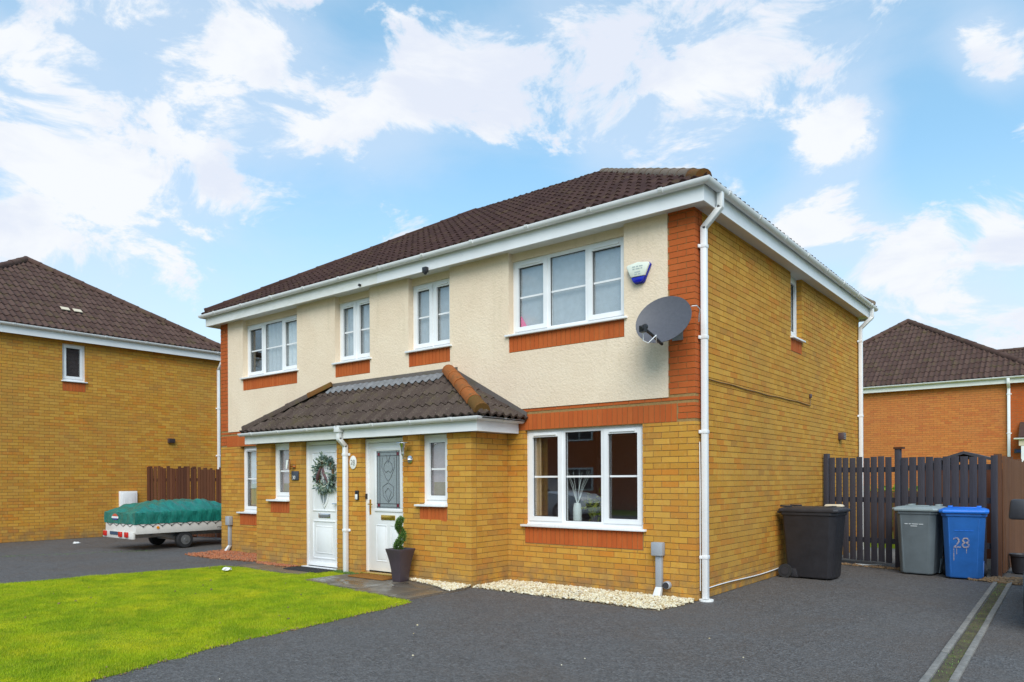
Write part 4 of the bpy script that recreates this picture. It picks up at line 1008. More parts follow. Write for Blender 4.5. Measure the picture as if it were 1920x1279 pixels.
# ------------------------------------------------------------------ things fixed to the house
t = thing('satellite_dish', 'dark grey oval satellite dish on the red brick corner', 'satellite dish', (-0.15, 0, 3.2))
n_ = Vector((0.06, -0.92, 0.38)).normalized(); ctr = Vector((-0.235, -0.36, 3.325))
ra = Vector((1, 0, 0)); ra = (ra - n_ * ra.dot(n_)).normalized(); ub = n_.cross(ra) * -1
if ub.z < 0: ub = -ub
mb = MB(); R1, R2, nr, ns = 0.345, 0.315, 8, 40; vs = []
for back in (0, 1):
    vs.append(ctr - n_ * (0.055 + .006 * back))
    for i in range(1, nr + 1):
        f = i / nr
        for k in range(ns):
            an = 2 * math.pi * k / ns; vs.append(ctr + ra * math.cos(an) * R1 * f + ub * math.sin(an) * R2 * f + n_ * (0.055 * f * f - 0.055 - .006 * back))
N1 = 1 + nr * ns
fs = []
for back in (0, 1):
    o = back * N1; fs += [(o, o + 1 + k, o + 1 + (k + 1) % ns) for k in range(ns)]
    fs += [(o + 1 + i * ns + k, o + 1 + (i + 1) * ns + k, o + 1 + (i + 1) * ns + (k + 1) % ns, o + 1 + i * ns + (k + 1) % ns) for i in range(nr - 1) for k in range(ns)]
e0 = 1 + (nr - 1) * ns; fs += [(e0 + k, e0 + (k + 1) % ns, N1 + e0 + (k + 1) % ns, N1 + e0 + k) for k in range(ns)]
mb.add(vs, fs); part('reflector', mb, ['dish_mesh'], t, 50)
foot = ctr - ub * R2 * 0.96 + ra * .02; lnb = ctr + n_ * .37 - ub * 0.34 - ra * .03
mb = MB(); mb.tube([foot - n_ * .06, foot + (lnb - foot) * .5, lnb], .018, 8); part('feed_arm', mb, ['black_plastic'], t, 40)
mb = MB(); dd = (ctr - lnb).normalized(); mb.tube([lnb - dd * .05, lnb + dd * .0, lnb + dd * .03, lnb + dd * .06], [.022, .026, .034, .034], 12); mb.box(lnb.x - .035, lnb.x + .03, lnb.y - .03, lnb.y + .03, lnb.z - .05, lnb.z + .02); part('feed_horn', mb, ['black_plastic'], t, 40)
mb = MB(); mb.tube([ctr - n_ * .07, (ctr.x + .02, -.06, ctr.z - .12), (ctr.x + .02, 0.0, ctr.z - .12)], .02, 8); mb.box(ctr.x - .05, ctr.x + .09, -.02, -.0125, ctr.z - .2, ctr.z - .04); part('bracket', mb, ['galvanised'], t, 40)
mb = MB(); mb.tube([lnb + Vector((0, 0, -.05)), lnb + Vector((-.01, .02, -.14)), lnb + Vector((.03, .06, -.17)), lnb + Vector((.10, .12, -.08)), foot + Vector((-.05, 0, -.01))], .006, 6); part('cable', mb, ['white_plastic'], t, 60)
mb = MB(); mb.tube([(0.10, -.30, 3.44), (0.115, -.2, 3.46), (0.10, -.08, 3.44), (0.06, -.02, 3.38), (.02, .06, 3.33)], .007, 6); part('cable', mb, ['white_plastic'], t, 60)

t = thing('alarm_box', 'cream burglar alarm box with blue base on the cream wall', 'alarm box', (-0.75, 0, 4.0))
def tri(mb, pts, y0, y1, mi=0): mb.prism([(x, y0, z) for x, z in pts], (0, y1 - y0, 0), mi)
outer = [(-0.965, 4.105), (-0.945, 4.128), (-0.76, 4.150), (-0.575, 4.128), (-0.555, 4.105), (-0.665, 3.905), (-0.695, 3.882), (-0.825, 3.882), (-0.855, 3.905)]
mb = MB(); tri(mb, outer, -0.05, -0.0125); part('base', mb, ['alarm_blue'], t, bevel=0.006)
up_ = [(x, z) for x, z in outer[:5]] + [(-0.635, 3.965), (-0.885, 3.965)]
mb = MB(); tri(mb, [(-0.76 + (x + .76) * .97, z) for x, z in up_], -0.085, -0.051); part('cover', mb, ['alarm_cover'], t, bevel=0.010)
mb = MB(); tri(mb, [(-.877, 3.96), (-.643, 3.96), (-.672, 3.908), (-.698, 3.89), (-.822, 3.89), (-.848, 3.908)], -0.08, -0.051); part('strobe_lens', mb, ['alarm_blue'], t, bevel=0.008)
mb = MB()
for z, ws in ((4.092, (.05, .04, .06)), (4.062, (.04, .07, .03)), (4.022, (.10,)), (3.995, (.05, .04))):
    x = -0.76 - (sum(ws) + .015 * (len(ws) - 1)) / 2
    for w_ in ws: mb.box(x, x + w_, -0.0868, -0.0852, z - .008, z + .008); x += w_ + .015
part('worn_lettering', mb, ['alarm_print'], t)
for o_ in t.children: o_.location = (0.05, 0, 0.005)
t.scale = (0.80, 1, 0.97)

def plaque():
    t = thing('number_plaque', 'white oval door number plaque reading 28 on the porch pier', 'plaque', (-5.292, PY, 1.735))
    mb = MB(); mb.prism([(-5.292 + .078 * math.cos(a_), PY - .003, 1.735 + .105 * math.sin(a_)) for a_ in [k * math.pi / 14 for k in range(28)]], (0, -.015, 0)); part('plate', mb, ['plaque_white'], t, bevel=0.004)
    text('number', '28', 0.105, 'number_grey', t, (-5.292, PY - .0205, 1.735), (1, 0, 0), (0, 0, 1))
    q = MB()
    for x, z in ((-5.255, 1.69), (-5.262, 1.702), (-5.268, 1.685)): q.lathe([(0.001, -.006), (.006, 0), (.001, .006)], (x, PY - .0205, z), 6)
    part('painted_flower', q, ['topiary_leaf'], t)
plaque()
t = thing('number_sign', 'square dark slate house sign reading 30 with white digits', 'sign', (-6.79, PY, 1.54))
mb = MB(); mb.box(-6.885, -6.70, PY - .022, PY - .003, 1.465, 1.615); part('plate', mb, ['slate'], t, bevel=0.003)
text('number', '30', 0.085, 'paper_white', t, (-6.815, PY - .0235, 1.505), (1, 0, 0), (0, 0, 1))
t = thing('doorbell', 'small black and silver video doorbell left of the glazed door', 'doorbell', (-5.2, PY, 1.22))
mb = MB(); mb.box(-5.237, -5.163, PY - .028, PY - .003, 1.155, 1.30); part('body', mb, ['black_plastic'], t, bevel=0.006)
mb = MB(); mb.box(-5.228, -5.172, PY - .034, PY - .0285, 1.163, 1.242); part('button_plate', mb, ['white_gutter'], t, bevel=0.004)
mb = MB(); mb.lathe([(0.001, -.018), (.014, -.012), (.016, .004), (0.001, .012)], (-5.2, PY - .030, 1.272), 10); part('lens', mb, ['dark_rubber'], t, 60)
t = thing('wall_lantern', 'chrome upturned cone lantern beside the glazed door', 'wall lamp', (-4.0, PY, 1.75))
mb = MB(); mb.tube([(-4.02, PY - .003, 1.755), (-4.02, PY - .02, 1.755), (-4.02, PY - .028, 1.755)], [.055, .055, .03], 16); part('wall_plate', mb, ['chrome'], t, 40)
mb = MB(); mb.tube([(-4.02, PY - .02, 1.755), (-4.02, PY - .10, 1.755), (-4.02, PY - .145, 1.775), (-4.02, PY - .155, 1.81)], .011, 8); part('arm', mb, ['chrome'], t, 40)
mb = MB(); mb.lathe([(.020, 0), (.026, .01), (.024, .03), (.030, .10), (.050, .17), (.052, .172)], (-4.02, PY - .155, 1.81), 16); part('lamp_body', mb, ['chrome'], t, 40)
mb = MB(); mb.lathe([(.105, 0), (.10, .008), (.05, .016), (.002, .02)], (-4.02, PY - .155, 1.985), 20); part('cap', mb, ['chrome'], t, 40)
t = thing('wall_lantern', 'small copper wall lamp with glass tube above the slate sign', 'wall lamp', (-6.85, PY, 1.72))
mb = MB(); mb.box(-6.855, -6.785, PY - .018, PY - .003, 1.66, 1.72); part('wall_plate', mb, ['copper'], t, bevel=0.004)
mb = MB(); mb.tube([(-6.82, PY - .015, 1.69), (-6.82, PY - .09, 1.70)], .010, 8); part('arm', mb, ['copper'], t, 40)
mb = MB(); mb.tube([(-6.82, PY - .10, 1.64), (-6.82, PY - .10, 1.815)], .018, 10); part('back_tube', mb, ['copper'], t, 40)
mb = MB(); mb.tube([(-6.845, PY - .135, 1.655), (-6.845, PY - .135, 1.80)], .022, 12); part('glass_tube', mb, ['vase_ceramic'], t, 40)

def meter(x0, x1, zt, zb, xd0, xd1, lab, bend):
    t = thing('cable_box', lab, 'utility box', ((x0 + x1) / 2, 0, 0), group='grey cable boxes on the front wall')
    mb = MB(); mb.box(x0, x1, -.095, -.003, zb, zt); part('box', mb, ['grey_plastic'], t, bevel=0.012)
    mb = MB(); mb.box(xd0, xd1, -.06, -.003, 0.14, zb - .001); part('duct', mb, ['grey_plastic'], t, bevel=0.005)
    mb = MB(); mb.hexa([(xd0 + bend - .01, -.13, 0.0), (xd1 + bend + .01, -.13, 0), (xd1 + bend + .01, -.055, 0), (xd0 + bend - .01, -.055, 0), (xd0, -.062, .139), (xd1, -.062, .139), (xd1, -.003, .139), (xd0, -.003, .139)]); part('duct_foot', mb, ['white_gutter'], t, bevel=0.004)
meter(-0.548, -0.398, .685, .52, -0.505, -0.425, 'grey cable box and duct right of the ground floor window', -.01)
meter(-10.20, -10.06, .735, .55, -10.16, -10.10, 'grey cable box and duct at the far left house corner', -.06)
t = thing('wall_vent', 'round dark wall vent low beside the grey cable duct', 'vent', (-0.365, 0, .165))
mb = MB(); mb.tube([(-.365, -.003, .165), (-.365, -.05, .165), (-.365, -.06, .165)], [.05, .048, .036], 16); part('hood', mb, ['grey_plastic'], t, 40); mb = MB(); mb.tube([(-.365, -.061, .165), (-.365, -.064, .165)], .040, 14); part('grille', mb, ['charcoal_plastic'], t, 40)
t = thing('flue_vent', 'small dark boxed vent high on the side wall', 'vent', (0, 6.3, 2.23))
mb = MB(); mb.box(.003, .10, 6.24, 6.40, 2.17, 2.30); part('box', mb, ['vent_brown'], t, bevel=0.006)
mb = MB(); [mb.box(.101, .106, 6.25, 6.39, 2.185 + .03 * k, 2.20 + .03 * k) for k in range(4)]; part('louvre', mb, ['galvanised'], t)
t = thing('wall_cable', 'thin brown cable crossing the side wall at mid height', 'cable', (0, 2.4, 2.67))
mb = MB(); yy = np.linspace(.18, 4.5, 28); mb.tube([(.012, y, 2.672 + .006 * math.sin(y * 2.1) + .004 * math.sin(y * 7)) for y in yy] + [(.012, 4.505, 2.74), (.012, 4.505, 2.82)], .008, 6); part('cable', mb, ['cable_brown'], t, 60)
mb = MB(); mb.box(.003, .03, 4.47, 4.54, 2.80, 2.86); part('junction', mb, ['vent_brown'], t, bevel=.004)
t = thing('wall_cable', 'thin white cable clipped along the foot of the side wall', 'cable', (0, 1.4, .1))
mb = MB(); mb.tube([(.012, y, .115 + .012 * math.sin(y * 2.2)) for y in np.linspace(.20, 3.4, 22)], .008, 6); part('cable', mb, ['white_plastic'], t, 60)
mb = MB(); mb.tube([(.018, .078, z) for z in (.12, .6)] + [(.016, .082, .9), (.016, .088, 1.3), (.014, .085, 1.9)], .006, 6); part('cable', mb, ['white_plastic'], t, 60)
t = thing('security_light', 'small black sensor on the fascia above the narrow right window', 'sensor', (-4.26, -.21, 4.66))
mb = MB(); mb.box(-4.30, -4.215, -.275, -.212, 4.615, 4.70); part('body', mb, ['black_plastic'], t, bevel=.008); mb = MB(); mb.lathe([(.001, -.03), (.022, -.02), (.026, 0), (.02, .006)], (-4.257, -.245, 4.612), 12); part('dome', mb, ['dark_rubber'], t, 60)
t = thing('cable_stub', 'tiny dark cable stub on the weathered fascia', 'cable stub', (-5.80, -.21, 4.69))
mb = MB(); mb.tube([(-5.8, -.212, 4.69), (-5.8, -.25, 4.69)], .02, 10); part('plug', mb, ['black_plastic'], t, 40); mb = MB(); mb.tube([(-5.8, -.251, 4.69), (-5.8, -.262, 4.675)], .009, 8); part('cable', mb, ['dark_rubber'], t, 40)

# wreath on the left door
t = thing('wreath', 'frosted green wreath hanging on the white left door', 'wreath', (-6.09, PY + dz, 1.56))
wc = Vector((-6.09, PY + dz - .055, 1.56)); mb, rb, be = MB(), MB(), MB()
for i in range(520):
    an = rng.uniform(0, 2 * math.pi); rr = 0.205 + rng.normal(0, .042); tt = rng.uniform(-.05, .05)
    p = wc + Vector((rr * math.cos(an) * .92, tt, rr * math.sin(an) * 1.05))
    dirv = Vector((math.cos(an) + rng.normal(0, .7), rng.normal(-.25, .5), math.sin(an) + rng.normal(0, .7))).normalized(); sd = dirv.cross(Vector((rng.normal(), rng.normal(), rng.normal()))).normalized()
    l, w_ = rng.uniform(.05, .11), rng.uniform(.012, .024); nn = dirv.cross(sd) * .008
    mb.add([p, p + dirv * l * .5 + sd * w_ + nn, p + dirv * l, p + dirv * l * .5 - sd * w_ + nn], [(0, 1, 2), (0, 2, 3)])
for i in range(26):
    an = rng.uniform(0, 2 * math.pi); p = wc + Vector((.2 * math.cos(an), -.05, .21 * math.sin(an))); be.lathe([(.002, -.012), (.012, 0), (.002, .012)], p, 6)
for s_ in (-1, 1):
    for k in range(3): rb.tube([wc + Vector((s_ * .03, -.06, .10)), wc + Vector((s_ * (.06 + .02 * k), -.075, .02 - .03 * k)), wc + Vector((s_ * (.12 + .01 * k), -.05, -.10 - .02 * k))], [.012, .022, .010], 6)
stuff(part('foliage', mb, ['wreath_leaf'], t, fixn=False)); part('ribbon', rb, ['wreath_ribbon'], t, 60); stuff(part('berry', be, ['wreath_berry'], t, 60))
mb = MB(); mb.tube([wc + Vector((.2 * math.cos(a_) * .92, .02, .2 * math.sin(a_) * 1.05)) for a_ in np.linspace(0, 2 * math.pi, 25)], .022, 6, caps=False); part('twig_ring', mb, ['cable_brown'], t, 60)

# ------------------------------------------------------------------ things on the ground by the doors
t = thing('planter', 'tall square tapered dark plum planter beside the glazed door', 'planter', (-3.99, -1.03, .022))
mb = MB()
def ring(h, z): return [(-3.99 - h, -1.03 - h, z), (-3.99 + h, -1.03 - h, z), (-3.99 + h, -1.03 + h, z), (-3.99 - h, -1.03 + h, z)]
prof = [(.080, .024), (.084, .06), (.096, .20), (.114, .32), (.138, .43), (.150, .475), (.150, .49), (.132, .49), (.125, .44)]
vs = [p for h, z in prof for p in ring(h, z)]; fs = [(4 * i + k, 4 * i + (k + 1) % 4, 4 * i + 4 + (k + 1) % 4, 4 * i + 4 + k) for i in range(len(prof) - 1) for k in range(4)] + [(3, 2, 1, 0)]
mb.add(vs, fs); part('pot', mb, ['planter_plastic'], t, bevel=0.004, smooth=30)
mb = MB(); mb.prism(ring(.124, .43), (0, 0, .02)); part('soil', mb, ['garden_bed'], t)
t = thing('topiary', 'small green spiral topiary growing in the plum planter', 'topiary', (-3.99, -1.03, .45))
mb = MB(); mb.tube([(-3.99, -1.03, .44), (-3.99, -1.03, .89)], .012, 6); part('stem', mb, ['cable_brown'], t)
mb = MB()
for i in range(3600):
    f = i / 3600; z = .47 + f * .44; an = f * 2 * math.pi * 1.55 + 2.6; rad = .048 * (1 - .35 * f)
    c = Vector((-3.99 + rad * math.cos(an) * .85, -1.03 + rad * math.sin(an) * .85, z))
    dv = Vector((rng.normal(), rng.normal(), rng.normal())).normalized(); p = c + dv * (.058 - .014 * f) * rng.uniform(.75, 1.05); sd = dv.cross(Vector((rng.normal(), rng.normal(), rng.normal()))).normalized()
    l, w_ = rng.uniform(.014, .026), rng.uniform(.004, .008); u_ = (dv + Vector((0, 0, .5))).normalized()
    mb.add([p - sd * w_, p + u_ * l, p + sd * w_, p - u_ * l * .4], [(0, 1, 2), (0, 2, 3)])
stuff(part('foliage', mb, ['topiary_leaf'], t, fixn=False))
mb = MB(); mb.hexa([(-5.02, -1.14, .026), (-4.24, -1.14, .026), (-4.24, -.835, .026), (-5.02, -.835, .026), (-5.015, -1.135, .044), (-4.245, -1.135, .044), (-4.245, -.84, .044), (-5.015, -.84, .044)])
tag(part('doormat', mb, ['doormat_coir'], bevel=.004), 'brown coir doormat before the glazed right door', 'doormat')
mb = MB(); mb.hexa([(-6.62, -1.17, .026), (-5.72, -1.17, .026), (-5.72, -.82, .026), (-6.62, -.82, .026), (-6.61, -1.16, .038), (-5.73, -1.16, .038), (-5.73, -.83, .038), (-6.61, -.83, .038)])
tag(part('doormat', mb, ['doormat_black'], bevel=.003), 'black rubber doormat before the wreathed left door', 'doormat')
def scrap(loc, r, lab):
    bm = bmesh.new(); bmesh.ops.create_icosphere(bm, subdivisions=2, radius=r)
    for v in bm.verts: v.co = Vector((v.co.x * 1.5, v.co.y * .9, v.co.z * .55)) * (1 + rng.uniform(-.25, .25)) + Vector((0, 0, r * .5))
    me = bpy.data.meshes.new('litter'); bm.to_mesh(me); bm.free(); me.materials.append(MATS['paper_white']); o = link('litter', me); o.location = loc; o.rotation_euler = (0, 0, rng.uniform(0, 3)); tag(o, lab, 'litter')
scrap((-7.08, -1.88, .03), .055, 'crumpled white paper on the lawn before the left path')
scrap((-14.88, -1.11, 0), .05, 'crumpled white litter on the tarmac by the left house wall')

# inside the windows
t = thing('vase', 'white vase holding bare twigs behind the ground floor window', 'vase', (-1.86, .28, .86))
mb = MB(); mb.lathe([(.05, 0), (.062, .02), (.062, .18), (.052, .25), (.045, .27)], (-1.86, .28, .862), 16); part('body', mb, ['vase_ceramic'], t, 50)
for k in range(9):
    mb = MB(); a_ = rng.uniform(-.20, .24); h_ = rng.uniform(.35, .52); mb.tube([(-1.86, .28, 1.10), (-1.86 + a_ * .45, .28, 1.10 + h_ * .55), (-1.86 + a_, .28 + rng.uniform(-.05, .05), 1.10 + h_)], [.004, .003, .0015], 5); part('twig', mb, ['vase_ceramic'], t)
t = thing('house_plant', 'leafy yellow green house plant behind the ground floor window', 'plant', (-1.62, .32, .86))
mb = MB(); mb.lathe([(.04, 0), (.055, .09), (.058, .10)], (-1.62, .34, .862), 14); part('pot', mb, ['planter_plastic'], t, 50)
mb = MB()
for i in range(110):
    c = Vector((-1.62, .33, 1.03)) + Vector((rng.normal(0, .06), rng.normal(0, .05), rng.normal(.03, .09))); dv = Vector((rng.normal(), rng.normal() * .6, rng.normal(.2, .7))).normalized(); sd = dv.cross(Vector((0, 1, .2))).normalized()
    l = rng.uniform(.05, .11); mb.add([c, c + dv * l * .5 + sd * .010, c + dv * l, c + dv * l * .5 - sd * .010], [(0, 1, 2, 3)])
stuff(part('foliage', mb, ['house_plant_leaf'], t, fixn=False))
mb = MB(); mb.prism([(-2.76, .140, 3.53), (-2.54, .140, 3.53), (-2.61, .140, 3.62), (-2.72, .140, 3.80)], (0, .032, 0)); tag(part('cushion', mb, ['pink_fabric'], bevel=.008), 'pink cushion in the corner of the right upstairs window', 'cushion')
q = MB(); q.box(-2.5, -.75, .13, .42, .838, .858); part('window_board', q, ['white_plastic'], house); q = MB(); q.box(-2.8, -.97, .17, .30, 3.505, 3.528); part('window_board', q, ['white_plastic'], house)

# ------------------------------------------------------------------ wheelie bins
def bin_(label, loc, rot, body, lid, wbot=.46, wtop=.56, dbot=.50, dtop=.60, h=.96):
    t = thing('wheelie_bin', label, 'wheelie bin', loc, rot, 'wheelie bins on the drive')
    mb = MB(); b, tp = wbot / 2, wtop / 2
    f0, k0, f1, k1 = -dbot * .5, dbot * .5, -dtop * .5, dtop * .5
    def oct_(hw, f, k, c): return [(-hw + c, f), (hw - c, f), (hw, f + c), (hw, k - c * .4), (hw - c * .4, k), (-hw + c * .4, k), (-hw, k - c * .4), (-hw, f + c)]
    rings = [(b - .012, f0 + .012, k0 - .01, .05, .02), (b, f0, k0, .055, .045), (tp - .006, f1 + .006, k1 - .006, .07, h - .05), (tp + .012, f1 - .012, k1 + .01, .07, h - .045), (tp + .012, f1 - .012, k1 + .01, .07, h)]
    vs = [(x, y, z) for hw, f, k, c, z in rings for x, y in oct_(hw, f, k, c)]; n = 8
    fs = [(i * n + k, i * n + (k + 1) % n, (i + 1) * n + (k + 1) % n, (i + 1) * n + k) for i in range(len(rings) - 1) for k in range(n)] + [tuple(reversed(range(n))), tuple(range((len(rings) - 1) * n, len(rings) * n))]
    mb.add(vs, fs); part('body', mb, [body], t, 35, bevel=0.006)
    mb = MB(); rr = [(tp + .03, f1 - .045, k1 + .03, .05, h + .002), (tp + .036, f1 - .05, k1 + .035, .05, h + .022), (tp + .030, f1 - .042, k1 + .03, .05, h + .042), (tp + .022, f1 - .03, k1 + .025, .05, h + .046), (tp - .02, f1 + .01, k1 - .01, .06, h + .062), (tp - .07, f1 + .07, k1 - .06, .06, h + .070)]
    vs = [(x, y, z) for hw, f, k, c, z in rr for x, y in oct_(hw, f, k, c)]
    fs = [(i * n + k, i * n + (k + 1) % n, (i + 1) * n + (k + 1) % n, (i + 1) * n + k) for i in range(len(rr) - 1) for k in range(n)] + [tuple(reversed(range(n))), tuple(range((len(rr) - 1) * n, len(rr) * n))]
    mb.add(vs, fs); L_ = part('lid', mb, [lid], t, 35)
    mb = MB(); mb.box(-.16, .16, f1 + .10, f1 + .16, h + .071, h + .084); part('lid_rib', mb, [lid], L_, bevel=.005)
    mb = MB(); mb.box(-.13, .13, f1 + .20, f1 + .36, h + .0705, h + .074); part('lid_shade_plate', mb, ['charcoal_plastic'], L_)  # flat dark plate; its colour paints the shade of a hollow in the lid
    for sx in (-1, 1):
        mb = MB(); mb.box(sx * (tp - .09) - .03, sx * (tp - .09) + .03, k1 - .12, k1 + .04, h + .066, h + .090); part('lid_hinge', mb, [lid], L_, bevel=.006)
        mb = MB(); mb.tube([(sx * (b - .02) , k0 + .02, .10), (sx * (b + .045), k0 + .02, .10)], .10, 20); w_ = part('wheel', mb, ['dark_rubber'], t, 40)
        mb = MB(); mb.tube([(sx * (b + .046), k0 + .02, .10), (sx * (b + .052), k0 + .02, .10)], .055, 16); part('hub', mb, ['charcoal_plastic'], w_, 40)
        mb = MB(); mb.hexa([(sx * b - .006, k0 - .16, .02), (sx * b + .010, k0 - .16, .02), (sx * b + .010, k0, .02), (sx * b - .006, k0, .02), (sx * b - .004, k0 - .10, .24), (sx * b + .016, k0 - .10, .24), (sx * b + .016, k0, .24), (sx * b - .004, k0, .24)]); part('wheel_arch', mb, [body], t, bevel=.004)
    mb = MB(); mb.tube([(-tp + .06, k1 + .07, h - .01), (tp - .06, k1 + .07, h - .01)], .016, 8); [mb.strut((sx * (tp - .08), k1 - .02, h - .03), (sx * (tp - .08), k1 + .07, h - .01), .03, .03, (1, 0, 0)) for sx in (-1, 1)]; part('handle', mb, [body], t, 40)
    def rib(x, w):   # vertical pressed line on the front
        q = MB(); x2 = x * wtop / wbot
        q.hexa([(x - w, f0 - .003, .08), (x + w, f0 - .003, .08), (x + w, f0 + .01, .08), (x - w, f0 + .01, .08), (x2 - w, f1 + .003, h - .08), (x2 + w, f1 + .003, h - .08), (x2 + w, f1 + .012, h - .08), (x2 - w, f1 + .012, h - .08)]); part('pressed_rib', q, [body], t)
    rib(.155, .004); rib(-.155, .004)
    sl_ = Vector((0, f1 - f0, h)).normalized()
    def front(z, o=0.002): return f0 + (f1 - f0) * (z - .045) / (h - .095) - o
    return t, front, sl_
tb, fr_, sl_ = bin_('black wheelie bin standing side on against the yellow brick wall', (.50, 2.98, 0), math.pi / 2 - math.radians(4), 'black_bin_plastic', 'black_bin_plastic', .46, .56, .62, .76, .97)
tg, fg, sg = bin_('grey wheelie bin with pale lid between black and blue bins', (1.645, 4.40, 0), math.radians(-8), 'grey_bin_plastic', 'grey_bin_lid', .46, .56, .46, .54, .96)
mb = MB()
for z, ws in ((.765, (.045, .03, .085, .06)), (.735, (.09,))):
    x = -sum(ws) / 2 - .012 * (len(ws) - 1) / 2 - .01
    for w_ in ws: mb.hexa([(x, fg(z - .006), z - .006), (x + w_, fg(z - .006), z - .006), (x + w_, fg(z - .006) + .003, z - .006), (x, fg(z - .006) + .003, z - .006), (x, fg(z + .006), z + .006), (x + w_, fg(z + .006), z + .006), (x + w_, fg(z + .006) + .003, z + .006), (x, fg(z + .006) + .003, z + .006)]); x += w_ + .012
part('printed_line', mb, ['pale_print'], tg)
tu, fu, su = bin_('bright blue wheelie bin with 28 painted on the front', (2.235, 4.22, 0), math.radians(5), 'blue_bin_plastic', 'blue_bin_lid', .45, .54, .44, .52, .95)
text('painted_number', '28', .215, 'worn_paint', tu, (-.03, fu(.52, .0035), .52), (1, 0, 0), su, .0015)
mb = MB()
for x, z0, z1 in ((-.125, .27, .45), (-.09, .36, .46), (.03, .38, .47)): mb.hexa([(x, fu(z0), z0), (x + .008, fu(z0), z0), (x + .008, fu(z0) + .004, z0), (x, fu(z0) + .004, z0), (x, fu(z1), z1), (x + .008, fu(z1), z1), (x + .008, fu(z1) + .004, z1), (x, fu(z1) + .004, z1)])
part('paint_drip', mb, ['worn_paint'], tu)
mb = MB(); z = .70; [mb.box(x, x + .05, fu(z), fu(z) + .004, z - .005, z + .005) for x in (-.11, -.05, .01, .07)]; part('printed_line', mb, ['blue_bin_lid'], tu)
mb = MB(); mb.hexa([(.60, 3.10, 1.043), (.86, 3.06, 1.043), (.87, 3.20, 1.043), (.61, 3.22, 1.043), (.62, 3.11, 1.073), (.84, 3.08, 1.078), (.85, 3.18, 1.073), (.63, 3.20, 1.073)]); tag(part('stone_block', mb, ['cream_stone'], bevel=.008), 'flat pale block lying on the black bin lid', 'block')

# ------------------------------------------------------------------ fences
def fdir(a, b): d = Vector((b[0] - a[0], b[1] - a[1], 0)); return d.normalized(), d.length
A_, B_ = (0.03, 5.23), (2.62, 4.63); d_, L_ = fdir(A_, B_); nv = Vector((d_.y, -d_.x, 0))
fence = thing('picket_fence', 'charcoal painted picket fence closing the drive behind the bins', 'fence', (1.3, 4.93, 0))
def fp(u, o, z): p = Vector((*A_, 0)) + d_ * u + nv * o; return (p.x, p.y, z)
def fbox(mb, u0, u1, o0, o1, z0, z1, tilt=0): mb.hexa([fp(u0, o1, z0), fp(u1, o1, z0), fp(u1, o0, z0), fp(u0, o0, z0), fp(u0 + tilt, o1, z1), fp(u1 + tilt, o1, z1), fp(u1 + tilt, o0, z1), fp(u0 + tilt, o0, z1)])
for u, z1 in ((0.045, 1.88), (1.245, 1.92), (L_ - .05, 1.78)):
    mb = MB(); fbox(mb, u - .04, u + .04, -.04, .04, 0, z1); part('post', mb, ['charcoal_fence_paint'], fence, bevel=.005)
mb = MB(); fbox(mb, 1.19, 1.33, -.05, .05, 1.921, 1.95); part('post_cap', mb, ['dark_brown_wood'], fence)
for z in (.38, 1.05, 1.55):
    mb = MB(); fbox(mb, .09, 1.20, -.045, -.005, z, z + .085); part('rail', mb, ['charcoal_fence_paint'], fence); mb = MB(); fbox(mb, 1.29, L_ - .1, -.045, -.005, z + .02, z + .105); part('rail', mb, ['charcoal_fence_paint'], fence)
u = .10
while u < L_ - .16:
    if 1.17 < u < 1.29: u = 1.30
    pitch = .119 if u < 1.2 else .122; w_ = .094 if u < 1.2 else .105
    mb = MB(); fbox(mb, u, u + w_, 0.0, .02, .07 + rng.uniform(0, .02), 1.80 + rng.uniform(-.012, .012) - (.0 if u < 1.2 else .01 + .02 * u / L_), rng.uniform(-.004, .004)); part('slat', mb, ['charcoal_fence_paint'], fence, bevel=.002); u += pitch
mb = MB(); mb.add([fp(.55, .05, .02), fp(.85, .12, .03), fp(1.05, .06, .05), fp(.72, .22, .012)], [(0, 3, 1), (1, 3, 2)]); mb.add([fp(.55, .05, .014), fp(.85, .12, .024), fp(1.05, .06, .044), fp(.72, .22, .006)], [(0, 1, 3), (1, 2, 3)])
tag(part('plastic_scrap', mb, ['pale_print'], fixn=False), 'flattened pale plastic scrap at the foot of the charcoal fence', 'litter')
bf = thing('board_fence', 'brown close boarded fence running back from the charcoal fence', 'fence', (2.66, 8.5, 0))
y = 4.70; k = 0
while y < 13.4:
    mb = MB(); x_ = 2.66 + (.012 if k % 2 else 0); mb.box(x_, x_ + .018, y, y + .118, .05, 1.76 - .006 * (y - 4.7) + rng.uniform(-.01, .01)); part('board', mb, ['brown_fence_wood'], bf); y += .108; k += 1
for y in (4.68, 6.6, 8.6, 10.6, 12.6):
    mb = MB(); mb.box(2.56, 2.655, y - .045, y + .045, 0, 1.80); part('post', mb, ['brown_fence_wood'], bf)
for z in (.4, 1.4):
    mb = MB(); mb.box(2.615, 2.656, 4.8, 13.4, z, z + .08); part('rail', mb, ['brown_fence_wood'], bf)
t = thing('plant_tub', 'dark plastic tub at the foot of the brown fence beside the pale car', 'plant tub', (2.82, 5.3, 0))
mb = MB(); mb.lathe([(.10, 0), (.125, .02), (.15, .26), (.165, .27), (.165, .30), (.14, .30), (.13, .27)], (2.86, 5.25, 0), 20); part('pot', mb, ['charcoal_plastic'], t, 40)
mb = MB(); mb.lathe([(.132, .262), (.06, .285), (.002, .29)], (2.86, 5.25, 0), 16); part('soil', mb, ['garden_bed'], t, 40)
